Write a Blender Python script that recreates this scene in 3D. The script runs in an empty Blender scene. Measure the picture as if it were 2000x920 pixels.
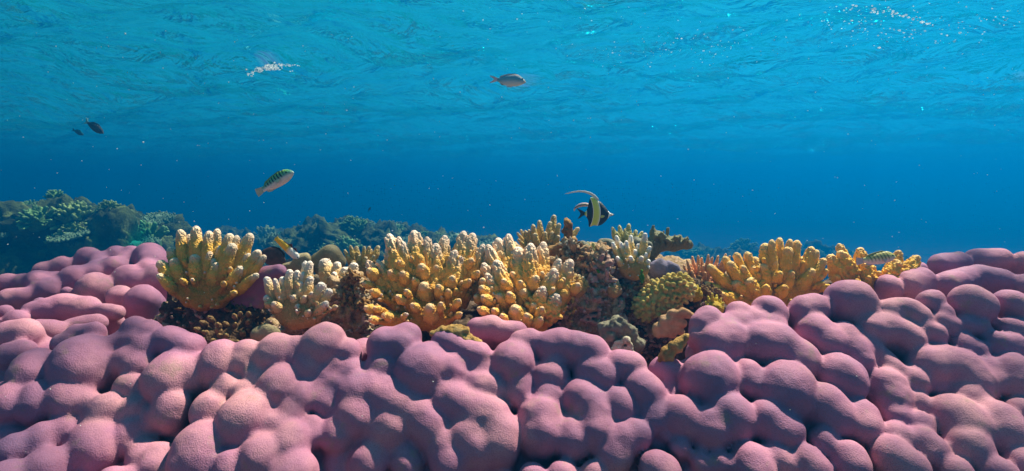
import bpy, bmesh, math, random
import numpy as np
from mathutils import Vector, Matrix, Quaternion
R = math.radians
scene = bpy.context.scene
col = scene.collection

# ------------------------------------------------------------------ camera
F_PX = 1091.0            # focal length in pixels of the 2000 px wide photograph
PITCH = R(4.7)
cam_data = bpy.data.cameras.new('camera')
cam = bpy.data.objects.new('camera', cam_data); col.objects.link(cam)
cam_data.sensor_width = 36.0
cam_data.lens = 36.0 * F_PX / 2000.0
cam_data.clip_start = 0.01; cam_data.clip_end = 500.0
cam.location = (0, 0, 0)
cam.rotation_euler = (R(90) - PITCH, 0, 0)
scene.camera = cam

# ------------------------------------------------------------------ light
SUN_EL, SUN_AZ = R(58), R(45)      # ahead of the camera, to the right
world = bpy.data.worlds.new('World'); scene.world = world
world.use_nodes = True
wn = world.node_tree.nodes; wl = world.node_tree.links
bg = wn['Background']; bg.inputs['Strength'].default_value = 0.05
sky = wn.new('ShaderNodeTexSky'); sky.sky_type = 'NISHITA'; sky.sun_disc = False
sky.sun_elevation = SUN_EL; sky.sun_rotation = SUN_AZ
sky.air_density = 0.45; sky.ozone_density = 0.4; sky.dust_density = 0.6
wl.new(sky.outputs[0], bg.inputs[0])
sun_d = bpy.data.lights.new('sun', 'SUN'); sun = bpy.data.objects.new('sun', sun_d); col.objects.link(sun)
sun_d.energy = 5.0; sun_d.angle = R(1.5); sun_d.color = (1.0, 0.87, 0.68)
sdir = Vector((math.sin(SUN_AZ) * math.cos(SUN_EL), math.cos(SUN_AZ) * math.cos(SUN_EL), math.sin(SUN_EL)))
sun.rotation_euler = sdir.to_track_quat('Z', 'Y').to_euler()
scene.view_settings.view_transform = 'Standard'
scene.view_settings.look = 'None'
scene.view_settings.exposure = 1.58
scene.view_settings.gamma = 1.0
scene.render.engine = 'CYCLES'
scene.cycles.use_denoising = True
scene.cycles.max_bounces = 8
scene.cycles.diffuse_bounces = 1
scene.cycles.glossy_bounces = 2
scene.cycles.transparent_max_bounces = 8
scene.cycles.volume_bounces = 0
scene.cycles.caustics_reflective = False
scene.cycles.caustics_refractive = False

# ------------------------------------------------------------------ helpers
rng = np.random.default_rng(11)
random.seed(5)

def P(px, py, D):
    """the point at distance D (along +Y) that the photograph shows at pixel px, py"""
    u = (px - 1000.0) / F_PX; v = (460.0 - py) / F_PX
    c, s = math.cos(PITCH), math.sin(PITCH)
    d = Vector((u, c + v * s, -s + v * c))
    return d * (D / d.y)

def tag(o, label=None, cat=None, group=None, kind=None):
    if label: o['label'] = label
    if cat: o['category'] = cat
    if group: o['group'] = group
    if kind: o['kind'] = kind
    return o

def empty(name, loc=(0, 0, 0)):
    o = bpy.data.objects.new(name, None); col.objects.link(o)
    o.location = loc; o.empty_display_size = 0.02
    return o

def link(name, me, parent=None, mat=None):
    o = bpy.data.objects.new(name, me); col.objects.link(o)
    if parent is not None:
        o.parent = parent
    if mat is not None and not me.materials:
        me.materials.append(mat)
    return o

def np_mesh(name, v, quads, smooth=True, attrs=None, tris=None):
    me = bpy.data.meshes.new(name)
    v = np.asarray(v, np.float32)
    me.vertices.add(len(v)); me.vertices.foreach_set('co', v.ravel())
    faces = []
    nq = 0 if quads is None else len(quads); nt = 0 if tris is None else len(tris)
    me.loops.add(nq * 4 + nt * 3); me.polygons.add(nq + nt)
    idx = np.concatenate([np.asarray(quads, np.int32).ravel() if nq else np.zeros(0, np.int32),
                          np.asarray(tris, np.int32).ravel() if nt else np.zeros(0, np.int32)])
    me.loops.foreach_set('vertex_index', idx)
    st = np.concatenate([np.arange(nq) * 4, nq * 4 + np.arange(nt) * 3]).astype(np.int32)
    me.polygons.foreach_set('loop_start', st)
    me.update(calc_edges=True)
    me.polygons.foreach_set('use_smooth', np.full(nq + nt, smooth, bool))
    for k, a in (attrs or {}).items():
        at = me.attributes.new(k, 'FLOAT', 'POINT'); at.data.foreach_set('value', np.asarray(a, np.float32))
    me.validate(); me.update()
    return me

# ---- lattice value noise on numpy arrays of points
def _hash(ix, iy, iz, seed):
    h = (ix.astype(np.int64) * 374761393 + iy.astype(np.int64) * 668265263 + iz.astype(np.int64) * 2147483647 + seed * 974711) & 0xffffffff
    h = ((h ^ (h >> 13)) * 1274126177) & 0xffffffff
    h = (h ^ (h >> 16)) & 0xffff
    return h / 32767.5 - 1.0

def vnoise(p, scale=1.0, seed=0):
    p = np.asarray(p, np.float64) * scale
    i = np.floor(p).astype(np.int64); f = p - i
    f = f * f * f * (f * (f * 6 - 15) + 10)
    out = 0
    for dx in (0, 1):
        wx = f[:, 0] if dx else 1 - f[:, 0]
        for dy in (0, 1):
            wy = f[:, 1] if dy else 1 - f[:, 1]
            for dz in (0, 1):
                wz = f[:, 2] if dz else 1 - f[:, 2]
                out = out + wx * wy * wz * _hash(i[:, 0] + dx, i[:, 1] + dy, i[:, 2] + dz, seed)
    return out

def fbm(p, scale, octs=4, seed=0, gain=0.5):
    a, s, t = 1.0, scale, 0
    for k in range(octs):
        t = t + a * vnoise(p, s, seed + k * 17); a *= gain; s *= 2.03
    return t

# ---- a distance field on a grid, filled with smoothly blended round cones, and its surface
class Field:
    def __init__(self, lo, hi, h):
        self.lo = np.array(lo, float); self.h = h
        self.n = np.maximum(4, np.ceil((np.array(hi, float) - self.lo) / h).astype(int) + 1)
        self.d = np.full(self.n, 1.0, np.float32)

    def cone(self, a, b, ra, rb, k=0.0, sq=1.0):
        a = np.array(a, float); b = np.array(b, float)
        m = max(ra, rb) + 1.6 * k + 3 * self.h
        i0 = np.maximum(0, np.floor((np.minimum(a, b) - m - self.lo) / self.h).astype(int))
        i1 = np.minimum(self.n, np.ceil((np.maximum(a, b) + m - self.lo) / self.h).astype(int) + 1)
        if np.any(i1 <= i0):
            return
        X = self.lo[0] + self.h * np.arange(i0[0], i1[0])[:, None, None] - a[0]
        Y = self.lo[1] + self.h * np.arange(i0[1], i1[1])[None, :, None] - a[1]
        Z = self.lo[2] + self.h * np.arange(i0[2], i1[2])[None, None, :] - a[2]
        ab = b - a; L2 = float(ab @ ab)
        if L2 > 1e-12:
            t = np.clip((X * ab[0] + Y * ab[1] + Z * ab[2]) / L2, 0, 1)
            d = np.sqrt((X - t * ab[0]) ** 2 + (Y - t * ab[1]) ** 2 + (Z - t * ab[2]) ** 2) - (ra + (rb - ra) * t)
        else:
            d = np.sqrt(X * X + Y * Y + Z * Z) - ra
        s = self.d[i0[0]:i1[0], i0[1]:i1[1], i0[2]:i1[2]]
        if k > 0:
            q = np.maximum(k - np.abs(d - s), 0) / k
            s[...] = np.minimum(d, s) - q * q * k * 0.25
        else:
            s[...] = np.minimum(d, s)

    def surface(self, smooth=0):
        d = self.d.copy()
        d[0], d[-1] = 1, 1; d[:, 0], d[:, -1] = 1, 1; d[:, :, 0], d[:, :, -1] = 1, 1
        ins = d < 0
        nx, ny, nz = d.shape
        cnt = np.zeros((nx - 1, ny - 1, nz - 1), np.int8)
        corners = [(x, y, z) for x in (0, 1) for y in (0, 1) for z in (0, 1)]
        for x, y, z in corners:
            cnt += ins[x:nx - 1 + x, y:ny - 1 + y, z:nz - 1 + z]
        act = (cnt > 0) & (cnt < 8)
        ci = np.argwhere(act)
        vid = np.full(act.shape, -1, np.int32); vid[act] = np.arange(len(ci))
        vals = np.stack([d[ci[:, 0] + x, ci[:, 1] + y, ci[:, 2] + z] for x, y, z in corners], 1)
        cp = np.array(corners, float)
        acc = np.zeros((len(ci), 3)); num = np.zeros(len(ci))
        for i in range(8):
            for j in range(i + 1, 8):
                if np.abs(cp[i] - cp[j]).sum() != 1: continue
                a, b = vals[:, i], vals[:, j]
                m = (a < 0) != (b < 0)
                t = np.where(m, a / np.where(m, a - b, 1), 0)
                acc += np.where(m[:, None], cp[i] + t[:, None] * (cp[j] - cp[i]), 0); num += m
        v = self.lo + self.h * (ci + acc / num[:, None])
        quads = []
        for ax in range(3):
            sl0 = [slice(None)] * 3; sl1 = [slice(None)] * 3
            sl0[ax] = slice(0, -1); sl1[ax] = slice(1, None)
            e0 = ins[tuple(sl0)]; e1 = ins[tuple(sl1)]
            e = np.argwhere(e0 != e1)
            flip = e0[tuple(e.T)]
            o1, o2 = [(1, 2), (2, 0), (0, 1)][ax]
            def cell(d1, d2):
                c = e.copy(); c[:, o1] -= d1; c[:, o2] -= d2
                return vid[tuple(c.T)]
            q = np.stack([cell(1, 1), cell(0, 1), cell(0, 0), cell(1, 0)], 1)
            q[~flip] = q[~flip][:, ::-1]
            quads.append(q)
        q = np.concatenate(quads)
        q = q[(q >= 0).all(1)]
        for _ in range(smooth):           # light Laplacian relaxation
            s = np.zeros_like(v); c = np.zeros(len(v))
            for i in range(4):
                a, b = q[:, i], q[:, (i + 1) % 4]
                for dim in range(3):
                    s[:, dim] += np.bincount(a, v[b, dim], len(v)) + np.bincount(b, v[a, dim], len(v))
                c += np.bincount(a, minlength=len(v)) + np.bincount(b, minlength=len(v))
            v = 0.5 * v + 0.5 * s / c[:, None]
        return v, q

def vert_normals(v, q):
    n = np.cross(v[q[:, 2]] - v[q[:, 0]], v[q[:, 3]] - v[q[:, 1]])
    out = np.zeros_like(v)
    for i in range(4):
        for d in range(3):
            out[:, d] += np.bincount(q[:, i], n[:, d], len(v))
    return out / np.maximum(np.linalg.norm(out, axis=1, keepdims=True), 1e-12)

# ---- material helpers
def new_mat(name):
    m = bpy.data.materials.new(name); m.use_nodes = True
    nt = m.node_tree; nt.nodes.clear()
    out = nt.nodes.new('ShaderNodeOutputMaterial')
    return m, nt, out

class NT:
    """short-hand for wiring nodes"""
    def __init__(self, nt): self.nt = nt
    def n(self, t, **kw):
        nd = self.nt.nodes.new('ShaderNode' + t)
        for k, v in kw.items(): setattr(nd, k, v)
        return nd
    def l(self, a, b): self.nt.links.new(a, b)
    def obj(self): return self.n('TexCoord').outputs['Object']
    def pos(self): return self.n('NewGeometry').outputs['Position']
    def noise(self, vec, scale, detail=4, rough=0.55, dist=0.0):
        t = self.n('TexNoise'); t.inputs['Scale'].default_value = scale; t.inputs['Detail'].default_value = detail
        t.inputs['Roughness'].default_value = rough; t.inputs['Distortion'].default_value = dist
        if vec is not None: self.l(vec, t.inputs['Vector'])
        return t.outputs['Fac']
    def voro(self, vec, scale, feature='F1', out='Distance', rand=1.0):
        t = self.n('TexVoronoi', feature=feature); t.inputs['Scale'].default_value = scale
        t.inputs['Randomness'].default_value = rand
        if vec is not None: self.l(vec, t.inputs['Vector'])
        return t.outputs[out]
    def ramp(self, fac, stops, interp='LINEAR'):
        r = self.n('ValToRGB'); r.color_ramp.interpolation = interp
        e = r.color_ramp.elements
        while len(e) > 1: e.remove(e[-1])
        for i, (p, c) in enumerate(stops):
            el = e[0] if i == 0 else e.new(p)
            el.position = p
            el.color = (c, c, c, 1) if isinstance(c, (int, float)) else (*c, 1)
        self.l(fac, r.inputs['Fac'])
        return r.outputs['Color']
    def mix(self, fac, a, b, blend='MIX'):
        m = self.n('Mix', data_type='RGBA', blend_type=blend)
        for i, x in ((0, fac), (6, a), (7, b)):
            s = m.inputs[i]
            if isinstance(x, (int, float)): s.default_value = x if i == 0 else (x, x, x, 1)
            elif isinstance(x, tuple): s.default_value = (*x, 1)
            else: self.l(x, s)
        return m.outputs[2]
    def math(self, op, a, b=None, c=None):
        m = self.n('Math', operation=op)
        for s, x in zip(m.inputs, (a, b, c)):
            if x is None: continue
            if isinstance(x, (int, float)): s.default_value = x
            else: self.l(x, s)
        return m.outputs[0]
    def attr(self, name): return self.n('Attribute', attribute_name=name).outputs['Fac']
    def bump(self, h, strength=0.5, dist=0.002, normal=None):
        b = self.n('Bump'); b.inputs['Strength'].default_value = strength; b.inputs['Distance'].default_value = dist
        self.l(h, b.inputs['Height'])
        if normal is not None: self.l(normal, b.inputs['Normal'])
        return b.outputs['Normal']
    def principled(self, color, rough=0.8, normal=None, spec=0.3):
        p = self.n('BsdfPrincipled')
        if isinstance(color, tuple): p.inputs['Base Color'].default_value = (*color, 1)
        else: self.l(color, p.inputs['Base Color'])
        if isinstance(rough, (int, float)): p.inputs['Roughness'].default_value = rough
        else: self.l(rough, p.inputs['Roughness'])
        p.inputs['Specular IOR Level'].default_value = spec
        if normal is not None: self.l(normal, p.inputs['Normal'])
        return p

def sub(nt):
    return NT(nt)
# ------------------------------------------------------------------ the water: body, surface, bed
SURF = 1.70          # height of the water surface above the lens
def water_body():
    m, nt, out = new_mat('sea_haze')
    N = NT(nt)
    v = N.n('VolumePrincipled')
    v.inputs['Color'].default_value = (0.0, 0.245, 0.70, 1)
    v.inputs['Absorption Color'].default_value = (0, 0, 0, 1)
    v.inputs['Density'].default_value = 0.078
    v.inputs['Anisotropy'].default_value = 0.5
    N.l(v.outputs[0], out.inputs['Volume'])
    bm = bmesh.new(); bmesh.ops.create_cube(bm, size=1.0)
    me = bpy.data.meshes.new('haze'); bm.to_mesh(me); bm.free(); me.materials.append(m)
    o = link('haze', me); tag(o, kind='stuff')
    x0, x1, y0, y1, z0, z1 = -85, 85, -9, 105, -6.5, SURF + 0.35
    o.scale = (x1 - x0, y1 - y0, z1 - z0); o.location = ((x0 + x1) / 2, (y0 + y1) / 2, (z0 + z1) / 2)
water_body()

def water_surface():
    # graded grid: fine near the camera, coarse far away
    ny, nx = 420, 420
    ty = np.linspace(0, 1, ny); ys = -7.5 + 16.0 * ty + 94.0 * ty ** 5
    tx = np.linspace(-1, 1, nx); xs = 14 * tx + 68 * np.sign(tx) * np.abs(tx) ** 5
    X, Y = np.meshgrid(xs, ys)
    p = np.stack([X.ravel(), Y.ravel(), np.zeros(X.size)], 1)
    z = np.zeros(len(p))
    rs = np.random.default_rng(4)
    for lam, amp, spread in ((7.5, .12, .5), (4.6, .12, .7), (2.7, .095, .9), (1.5, .055, 1.2), (.85, .026, 1.5)):
        for k in range(4):
            th = R(70) + rs.normal(0, spread * .6); l = lam * rs.uniform(.8, 1.25)
            ph = rs.uniform(0, 6.28)
            ar = (p[:, 0] * math.cos(th) + p[:, 1] * math.sin(th)) * 2 * math.pi / l + ph + 0.9 * vnoise(p, .5 / l, 3 + k)
            z += amp * .6 * (np.sin(ar) + .25 * np.sin(2 * ar + 1.0))
    p[:, 2] = SURF + z * .8
    i = (np.arange(ny - 1)[:, None] * nx + np.arange(nx - 1)[None, :]).ravel()
    q = np.stack([i, i + 1, i + nx + 1, i + nx], 1)
    me = np_mesh('water_surface', p, q)
    m, nt, out = new_mat('sea_surface')
    N = NT(nt)
    pos = N.pos()
    # ripples: stretched noises in world space
    mp = N.n('Mapping'); mp.inputs['Scale'].default_value = (1.0, 1.7, 1.0); mp.inputs['Rotation'].default_value = (0, 0, R(18)); N.l(pos, mp.inputs['Vector'])
    n1 = N.noise(mp.outputs[0], .95, 4, .5, 1.5)
    n2 = N.noise(mp.outputs[0], 7.0, 3, .5, .9)
    nb = N.bump(n1, 1.0, .80)
    nb = N.bump(n2, .7, .028, nb)
    # sunlight focused by the ripples: a net of bright lines in what the surface lets through
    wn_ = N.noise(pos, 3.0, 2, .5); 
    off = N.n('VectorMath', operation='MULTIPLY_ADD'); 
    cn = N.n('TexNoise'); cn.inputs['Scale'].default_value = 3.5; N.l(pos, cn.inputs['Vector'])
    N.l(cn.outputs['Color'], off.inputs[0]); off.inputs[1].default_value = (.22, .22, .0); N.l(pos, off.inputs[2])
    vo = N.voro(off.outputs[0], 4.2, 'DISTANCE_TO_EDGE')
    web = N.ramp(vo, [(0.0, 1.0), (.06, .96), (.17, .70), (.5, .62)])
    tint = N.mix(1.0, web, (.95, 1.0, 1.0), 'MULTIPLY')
    lw = N.n('LayerWeight'); lw.inputs['Blend'].default_value = .5
    lg = N.n('LayerWeight'); lg.inputs['Blend'].default_value = .5
    tint = N.mix(N.ramp(lg.outputs['Facing'], [(.24, 0.0), (.37, 1.0)]), tint, (.02, .68, .78))
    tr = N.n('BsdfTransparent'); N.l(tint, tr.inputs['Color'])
    tl = N.n('BsdfTranslucent'); tl.inputs['Color'].default_value = (.02, .62, .62, 1); N.l(nb, tl.inputs['Normal'])
    up = N.n('MixShader'); up.inputs[0].default_value = .10; N.l(tr.outputs[0], up.inputs[1]); N.l(tl.outputs[0], up.inputs[2])
    gl = N.n('BsdfGlossy'); gl.inputs['Roughness'].default_value = .06; gl.inputs['Color'].default_value = (.22, .90, 1, 1); N.l(nb, gl.inputs['Normal'])
    lo = N.n('MixShader'); lo.inputs[0].default_value = .05; N.l(gl.outputs[0], lo.inputs[1]); N.l(tl.outputs[0], lo.inputs[2])
    N.l(nb, lw.inputs['Normal'])
    fac = N.ramp(lw.outputs['Facing'], [(.34, 0.02), (.46, .06), (.60, .30), (.73, .94), (.85, 1.0)])
    mx = N.n('MixShader'); N.l(fac, mx.inputs[0]); N.l(up.outputs[0], mx.inputs[1]); N.l(lo.outputs[0], mx.inputs[2])
    N.l(mx.outputs[0], out.inputs['Surface'])
    me.materials.append(m)
    o = link('water_surface', me); tag(o, kind='structure')
water_surface()

def sea_bed():
    ny, nx = 300, 300
    ty = np.linspace(0, 1, ny); ys = -8 + 12.0 * ty + 99 * ty ** 5
    tx = np.linspace(-1, 1, nx); xs = 8 * tx + 74 * tx ** 5
    X, Y = np.meshgrid(xs, ys)
    p = np.stack([X.ravel(), Y.ravel(), np.zeros(X.size)], 1)
    r = np.hypot(p[:, 0] * .75, p[:, 1] - .9)
    t = np.clip((r - .8) / 2.2, 0, 1); t = t * t * (3 - 2 * t)
    z = -.46 - 1.75 * t - np.clip((p[:, 1] - 3) / 40, 0, 1) * 2.0
    u = np.clip((p[:, 1] - .88) / .18, 0, 1); z += .11 * u * u * (3 - 2 * u) * (1 - t)
    z += (.05 + .12 * t) * fbm(p, 1.6, 5, 5) * .5
    p[:, 2] = z
    i = (np.arange(ny - 1)[:, None] * nx + np.arange(nx - 1)[None, :]).ravel()
    q = np.stack([i, i + 1, i + nx + 1, i + nx], 1)
    me = np_mesh('sea_bed', p, q)
    m, nt, out = new_mat('reef_floor'); N = NT(nt); pos = N.pos()
    c = N.ramp(N.noise(pos, 5, 6, .65), [(.3, (.05, .04, .03)), (.5, (.16, .13, .08)), (.7, (.30, .26, .18))])
    pr = N.principled(c, .9, N.bump(N.noise(pos, 40, 5, .7), .8, .02))
    N.l(pr.outputs[0], out.inputs['Surface']); me.materials.append(m)
    o = link('sea_bed', me); tag(o, kind='structure')
sea_bed()
# ------------------------------------------------------------------ the pink massive corals
def porites_material():
    m, nt, out = new_mat('pink_coral_skin'); N = NT(nt); pos = N.pos()
    a = N.noise(pos, 5.5, 5, .62)
    c = N.ramp(a, [(.3, (.23, .125, .235)), (.48, (.43, .175, .275)), (.68, (.64, .30, .335))])
    b = N.noise(pos, 42, 4, .6)
    c = N.mix(N.ramp(b, [(.42, 0.0), (.75, .35)]), c, (.36, .15, .28))
    vo = N.voro(pos, 560)                                   # polyps
    c = N.mix(N.ramp(vo, [(.10, .55), (.50, 0.0)]), c, (.28, .095, .15))
    sc = N.noise(pos, 26, 5, .7)                            # scars and silt
    c = N.mix(N.ramp(sc, [(.58, 0.0), (.72, .60)]), c, (.30, .22, .16))
    nb = N.bump(b, .35, .004)
    nb = N.bump(vo, .38, .0010, nb)
    p = N.principled(c, .75, nb, .25)
    N.l(p.outputs[0], out.inputs['Surface'])
    return m
M_PORITES = porites_material()

def d_front(px, py):
    swell = float(vnoise(np.array([[px / 260.0, py / 150.0, 3.3]]), 1.0, 21)[0])
    k = float(np.interp(px, [0, 300, 650, 1200, 1500, 2000], [.00070, .00062, .00050, .00050, .00056, .00062]))
    return .885 + (640 - py) * k + .022 * swell
def d_leftrear(px, py): return 1.16 + (600 - py) * .0022
def d_leftmid(px, py): return 1.00 + (640 - py) * .0022
def d_rightrear(px, py): return 1.07 + (590 - py) * .0022

FRONT = [
 # left
 (75,715,60,745,33),(165,700,165,735,48),(235,700,285,720,26),(220,675,255,662,20),(255,662,300,690,24),(245,640,310,655,22),
 (310,658,390,690,25),(135,655,205,645,16),(115,675,150,665,16),(10,700,45,690,25),(5,660,60,650,25),
 (25,775,20,805,28),(78,770,72,805,27),(130,775,145,795,32),(165,785,170,790,22),(215,800,195,815,30),(240,755,270,758,20),
 (345,725,325,755,40),(375,720,370,740,28),(272,790,250,812,20),(340,785,325,820,28),(300,800,298,835,16),
 (95,850,75,870,27),(125,838,125,845,24),(190,855,175,895,42),(262,830,245,865,26),(275,850,262,880,18),(15,890,45,875,25),
 (95,905,80,930,34),(288,875,275,905,24),(315,885,300,930,28),(400,870,385,920,48),(20,930,10,945,30),(220,935,215,950,22),(255,932,255,950,18),
 # mid-left
 (435,700,425,720,32),(490,685,470,715,24),(545,680,530,705,30),(585,670,560,705,18),(610,705,600,725,26),(635,668,625,685,34),(680,685,680,690,20),
 (740,680,800,672,32),(790,655,800,655,22),(425,732,415,735,16),(500,735,500,738,19),(450,750,435,765,20),(480,765,478,768,20),(550,748,540,770,34),
 (592,765,588,790,24),(665,705,625,745,20),(625,745,615,790,18),(700,715,645,765,24),(645,765,635,800,20),(750,715,745,730,29),
 (415,790,405,810,26),(490,810,475,835,45),(520,830,560,835,25),(560,800,575,812,22),(515,890,510,900,38),(570,855,560,885,34),(580,920,560,950,40),
 (455,905,445,930,28),(608,825,612,860,18),
 # centre
 (690,775,740,770,40),(740,775,800,800,40),(800,800,860,855,38),(860,855,890,925,35),(662,845,662,850,32),(760,835,765,840,42),(695,812,700,815,42),
 (797,768,800,768,18),(735,880,710,920,33),(790,885,800,920,26),(835,720,820,735,46),(875,725,878,728,32),(865,775,915,800,36),(915,805,970,830,40),
 (975,835,970,880,38),(910,845,940,890,40),(925,750,970,765,28),(865,665,885,675,22),(890,680,950,700,22),(880,705,960,725,18),(1005,705,1000,715,36),
 (1010,672,1045,665,20),(1060,680,1110,672,26),(1110,680,1170,695,30),(1200,712,1245,720,24),(1015,740,1012,780,24),(1060,735,1090,738,26),(1080,710,1085,710,20),
 (1145,725,1185,740,30),(1130,775,1160,800,36),(1160,800,1165,860,36),(1070,775,1072,778,26),(1055,805,1060,860,40),(1115,840,1120,870,32),(1205,785,1215,805,28),
 (1245,750,1275,780,30),(1275,790,1280,830,26),(1225,855,1200,880,30),(1240,850,1245,852,26),(1200,890,1200,895,30),(1100,930,1100,940,28),(1040,930,1040,945,25),(1160,925,1160,940,25),
 # mid-right
 (1325,812,1335,820,36),(1420,812,1430,825,41),(1380,838,1390,840,38),(1390,735,1385,750,46),(1458,725,1462,755,26),(1535,755,1530,775,46),(1490,815,1535,850,36),
 (1302,850,1302,852,9),(1327,872,1329,875,17),(1367,895,1375,910,18),(1408,905,1410,908,20),(1465,900,1475,930,36),(1275,915,1300,930,30),(1565,895,1600,930,28),(1500,885,1540,915,24),
 # right
 (1630,730,1655,750,36),(1672,680,1680,710,24),(1725,745,1745,790,32),(1740,800,1760,825,22),(1725,705,1750,730,18),(1705,690,1735,700,14),
 (1790,720,1870,715,36),(1870,718,1905,760,38),(1780,745,1785,748,26),(1833,740,1830,765,15),(1890,780,1892,782,30),(1920,710,1945,760,24),(1785,780,1800,795,18),
 (1795,825,1800,838,21),(1855,810,1895,850,42),(1890,875,1892,878,36),(1935,815,1965,860,40),(1970,720,1995,760,34),(1990,800,1995,805,22),(1600,785,1635,825,36),
 (1675,805,1685,845,30),(1745,850,1765,865,24),(1795,860,1825,890,28),(1730,885,1785,925,34),(1650,890,1665,920,30),(1605,850,1615,880,22),(1865,920,1870,930,26),(1945,925,1950,935,30),(1990,900,1995,910,25),
 # the right shoulder
 (1395,680,1430,665,36),(1470,670,1530,680,38),(1530,685,1570,710,32),(1405,655,1460,625,24),(1460,628,1520,645,26),(1365,640,1390,622,22),(1345,665,1400,640,14),
 (1500,608,1505,610,27),(1440,612,1450,610,18),(1560,610,1600,600,26),(1580,640,1625,680,32),(1635,645,1680,700,26),(1640,588,1680,590,34),(1670,615,1700,610,20),
 (1690,648,1750,642,27),(1750,645,1785,670,24),(1730,610,1770,605,22),(1770,605,1800,625,20),(1790,640,1840,660,18),(1680,670,1710,685,18),(1830,625,1860,640,16),
 (1870,670,1915,690,20),(1820,690,1860,695,16),(1930,670,1990,680,24),(1885,590,1910,605,30),(1805,590,1830,585,16),(1840,610,1842,612,14),(1960,590,2000,610,24),(1870,635,1930,640,16),(1960,640,2000,650,20),
]
RIGHT_REAR = [(1735,560,1738,562,22),(1775,560,1800,550,26),(1760,530,1800,525,14),(1830,520,1880,512,20),(1840,560,1900,540,22),(1900,540,1960,550,24),
 (1900,510,1960,508,22),(2000,515,2005,515,22),(2000,560,2010,565,24)]
LEFT_REAR = [(172,505,172,508,20),(195,505,195,540,16),(228,500,228,502,17),(257,498,257,500,15),(290,500,300,515,24),(290,530,292,532,20),(305,540,308,545,22),(120,520,122,522,18),
 (85,528,85,530,16),(15,555,15,556,18),(45,553,45,555,16),(75,550,95,570,22),(108,545,108,546,14),(145,545,145,548,24),(185,535,186,536,20),(185,565,186,566,27),(235,580,236,582,20),
 (225,525,226,526,22),(250,545,252,546,24),(272,550,273,552,18),(245,510,246,512,16),(15,585,50,580,18),(130,570,131,571,10),(278,585,280,588,26)]
LEFT_MID = [(60,610,110,605,22),(110,600,180,605,24),(180,605,235,612,15),(30,625,32,626,20),(80,595,82,596,14),(10,610,11,611,14),(130,640,200,630,18),(60,650,110,650,25)]
CENTRE_LUMP = [(930,645,965,638,24),(965,645,1015,650,22)]

def massive_coral(name, lobes, depth, label, h=.0042, k=.0036, fill=None, body=None, extra=(), mat=None, group='pink massive corals', sl=.72, rf=1.12, skirt=0):
    prims = []
    for x1, y1, x2, y2, r in lobes:
        mx_, my_ = (x1 + x2) / 2, (y1 + y2) / 2
        x1, x2, y1, y2 = mx_ + (x1 - mx_) * sl, mx_ + (x2 - mx_) * sl, my_ + (y1 - my_) * sl, my_ + (y2 - my_) * sl
        a, b = P(x1, y1, depth(x1, y1)), P(x2, y2, depth(x2, y2))
        f = rf / F_PX
        prims.append((a, b, r * depth(x1, y1) * f, r * depth(x2, y2) * f))
    if skirt:
        for a, b, ra, rb in list(prims):
            prims.append((a, a + Vector((0, .25 * ra, -skirt * ra)), ra, ra * .97)); prims.append((b, b + Vector((0, .25 * rb, -skirt * rb)), rb, rb * .97))
    prims += list(extra)
    if fill is not None:
        prims += fill(prims)
    pts = np.array([p for q in prims for p in (q[0], q[1])]); rr = max(max(q[2], q[3]) for q in prims)
    lo = pts.min(0) - rr - .02; hi = pts.max(0) + rr + .02
    F = Field(lo, hi, h)
    for a, b, ra, rb in prims: F.cone(a, b, ra, rb, k)
    if body is not None:
        for a, b, ra, rb in body: F.cone(a, b, ra, rb, .03)
    v, q = F.surface(1)
    v += vert_normals(v, q) * (.0014 * vnoise(v, 42, 2) + .0022 * vnoise(v, 18, 9) + .0006 * vnoise(v, 95, 4))[:, None]
    c = v.mean(0); c[2] = v[:, 2].min()
    me = np_mesh(name, v - c, q, attrs=None)
    o = link(name, me, None, mat or M_PORITES); o.location = c
    tag(o, label, 'coral', group)
    return o

def seg_dist(x, y, l):
    ax, ay, bx, by = l[:4]; dx, dy = bx - ax, by - ay; L = dx * dx + dy * dy
    t = 0 if L == 0 else min(1, max(0, ((x - ax) * dx + (y - ay) * dy) / L))
    return math.hypot(x - ax - t * dx, y - ay - t * dy)
def front_fill(prims):
    out = []
    rs = np.random.default_rng(8)
    cr = [(-520,680),(-260,650),(0,655),(120,650),(240,640),(330,665),(400,700),(480,690),(560,680),(640,655),(720,665),(800,660),(880,670),(960,705),(1060,672),(1180,690),(1260,735),(1330,690),(1400,640),(1500,605),(1600,600),(1700,590),(1900,590),(2000,590),(2300,600),(2540,640)]
    cx = [c[0] for c in cr]; cy = [c[1] for c in cr]
    for gx in np.arange(-500, 2520, 44):
        for gy in np.arange(575, 1040, 36):
            x, y = gx + rs.uniform(-14, 14), gy + rs.uniform(-12, 12)
            if y < np.interp(x, cx, cy) + 16: continue
            d = d_front(x, y)
            gap = min(seg_dist(x, y, l) - l[4] for l in FRONT)
            off = .026 if gap < 4 else .013
            c = P(x, y, d) + Vector((0, off * 1.6, -off * .8))
            r = (rs.uniform(30, 38) if gap < 4 else min(34, max(18, gap + 15))) * d / F_PX
            out.append((c, c + Vector((rs.uniform(-.01, .01), 0.004, 0)), r, r))
    # the dead-rock core the skin sits on
    for gx in np.arange(-480, 2520, 80):
        for gy in (660, 730, 800, 880, 960, 1040):
            if gy < np.interp(gx, cx, cy) + 40: continue
            d = d_front(gx, gy); c = P(gx, gy, d) + Vector((0, .05, -.09))
            out.append((c, c, .075, .075))
    return out
def simple_fill(depth, n, dz=.03):
    def f(prims):
        out = []
        for a, b, ra, rb in prims:
            c = (a + b) / 2
            out.append((c + Vector((0, .015, -dz * .7)), c + Vector((0, .06, -dz * 3.2)), ra * 1.15, ra * 1.45))
        return out
    return f

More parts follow.
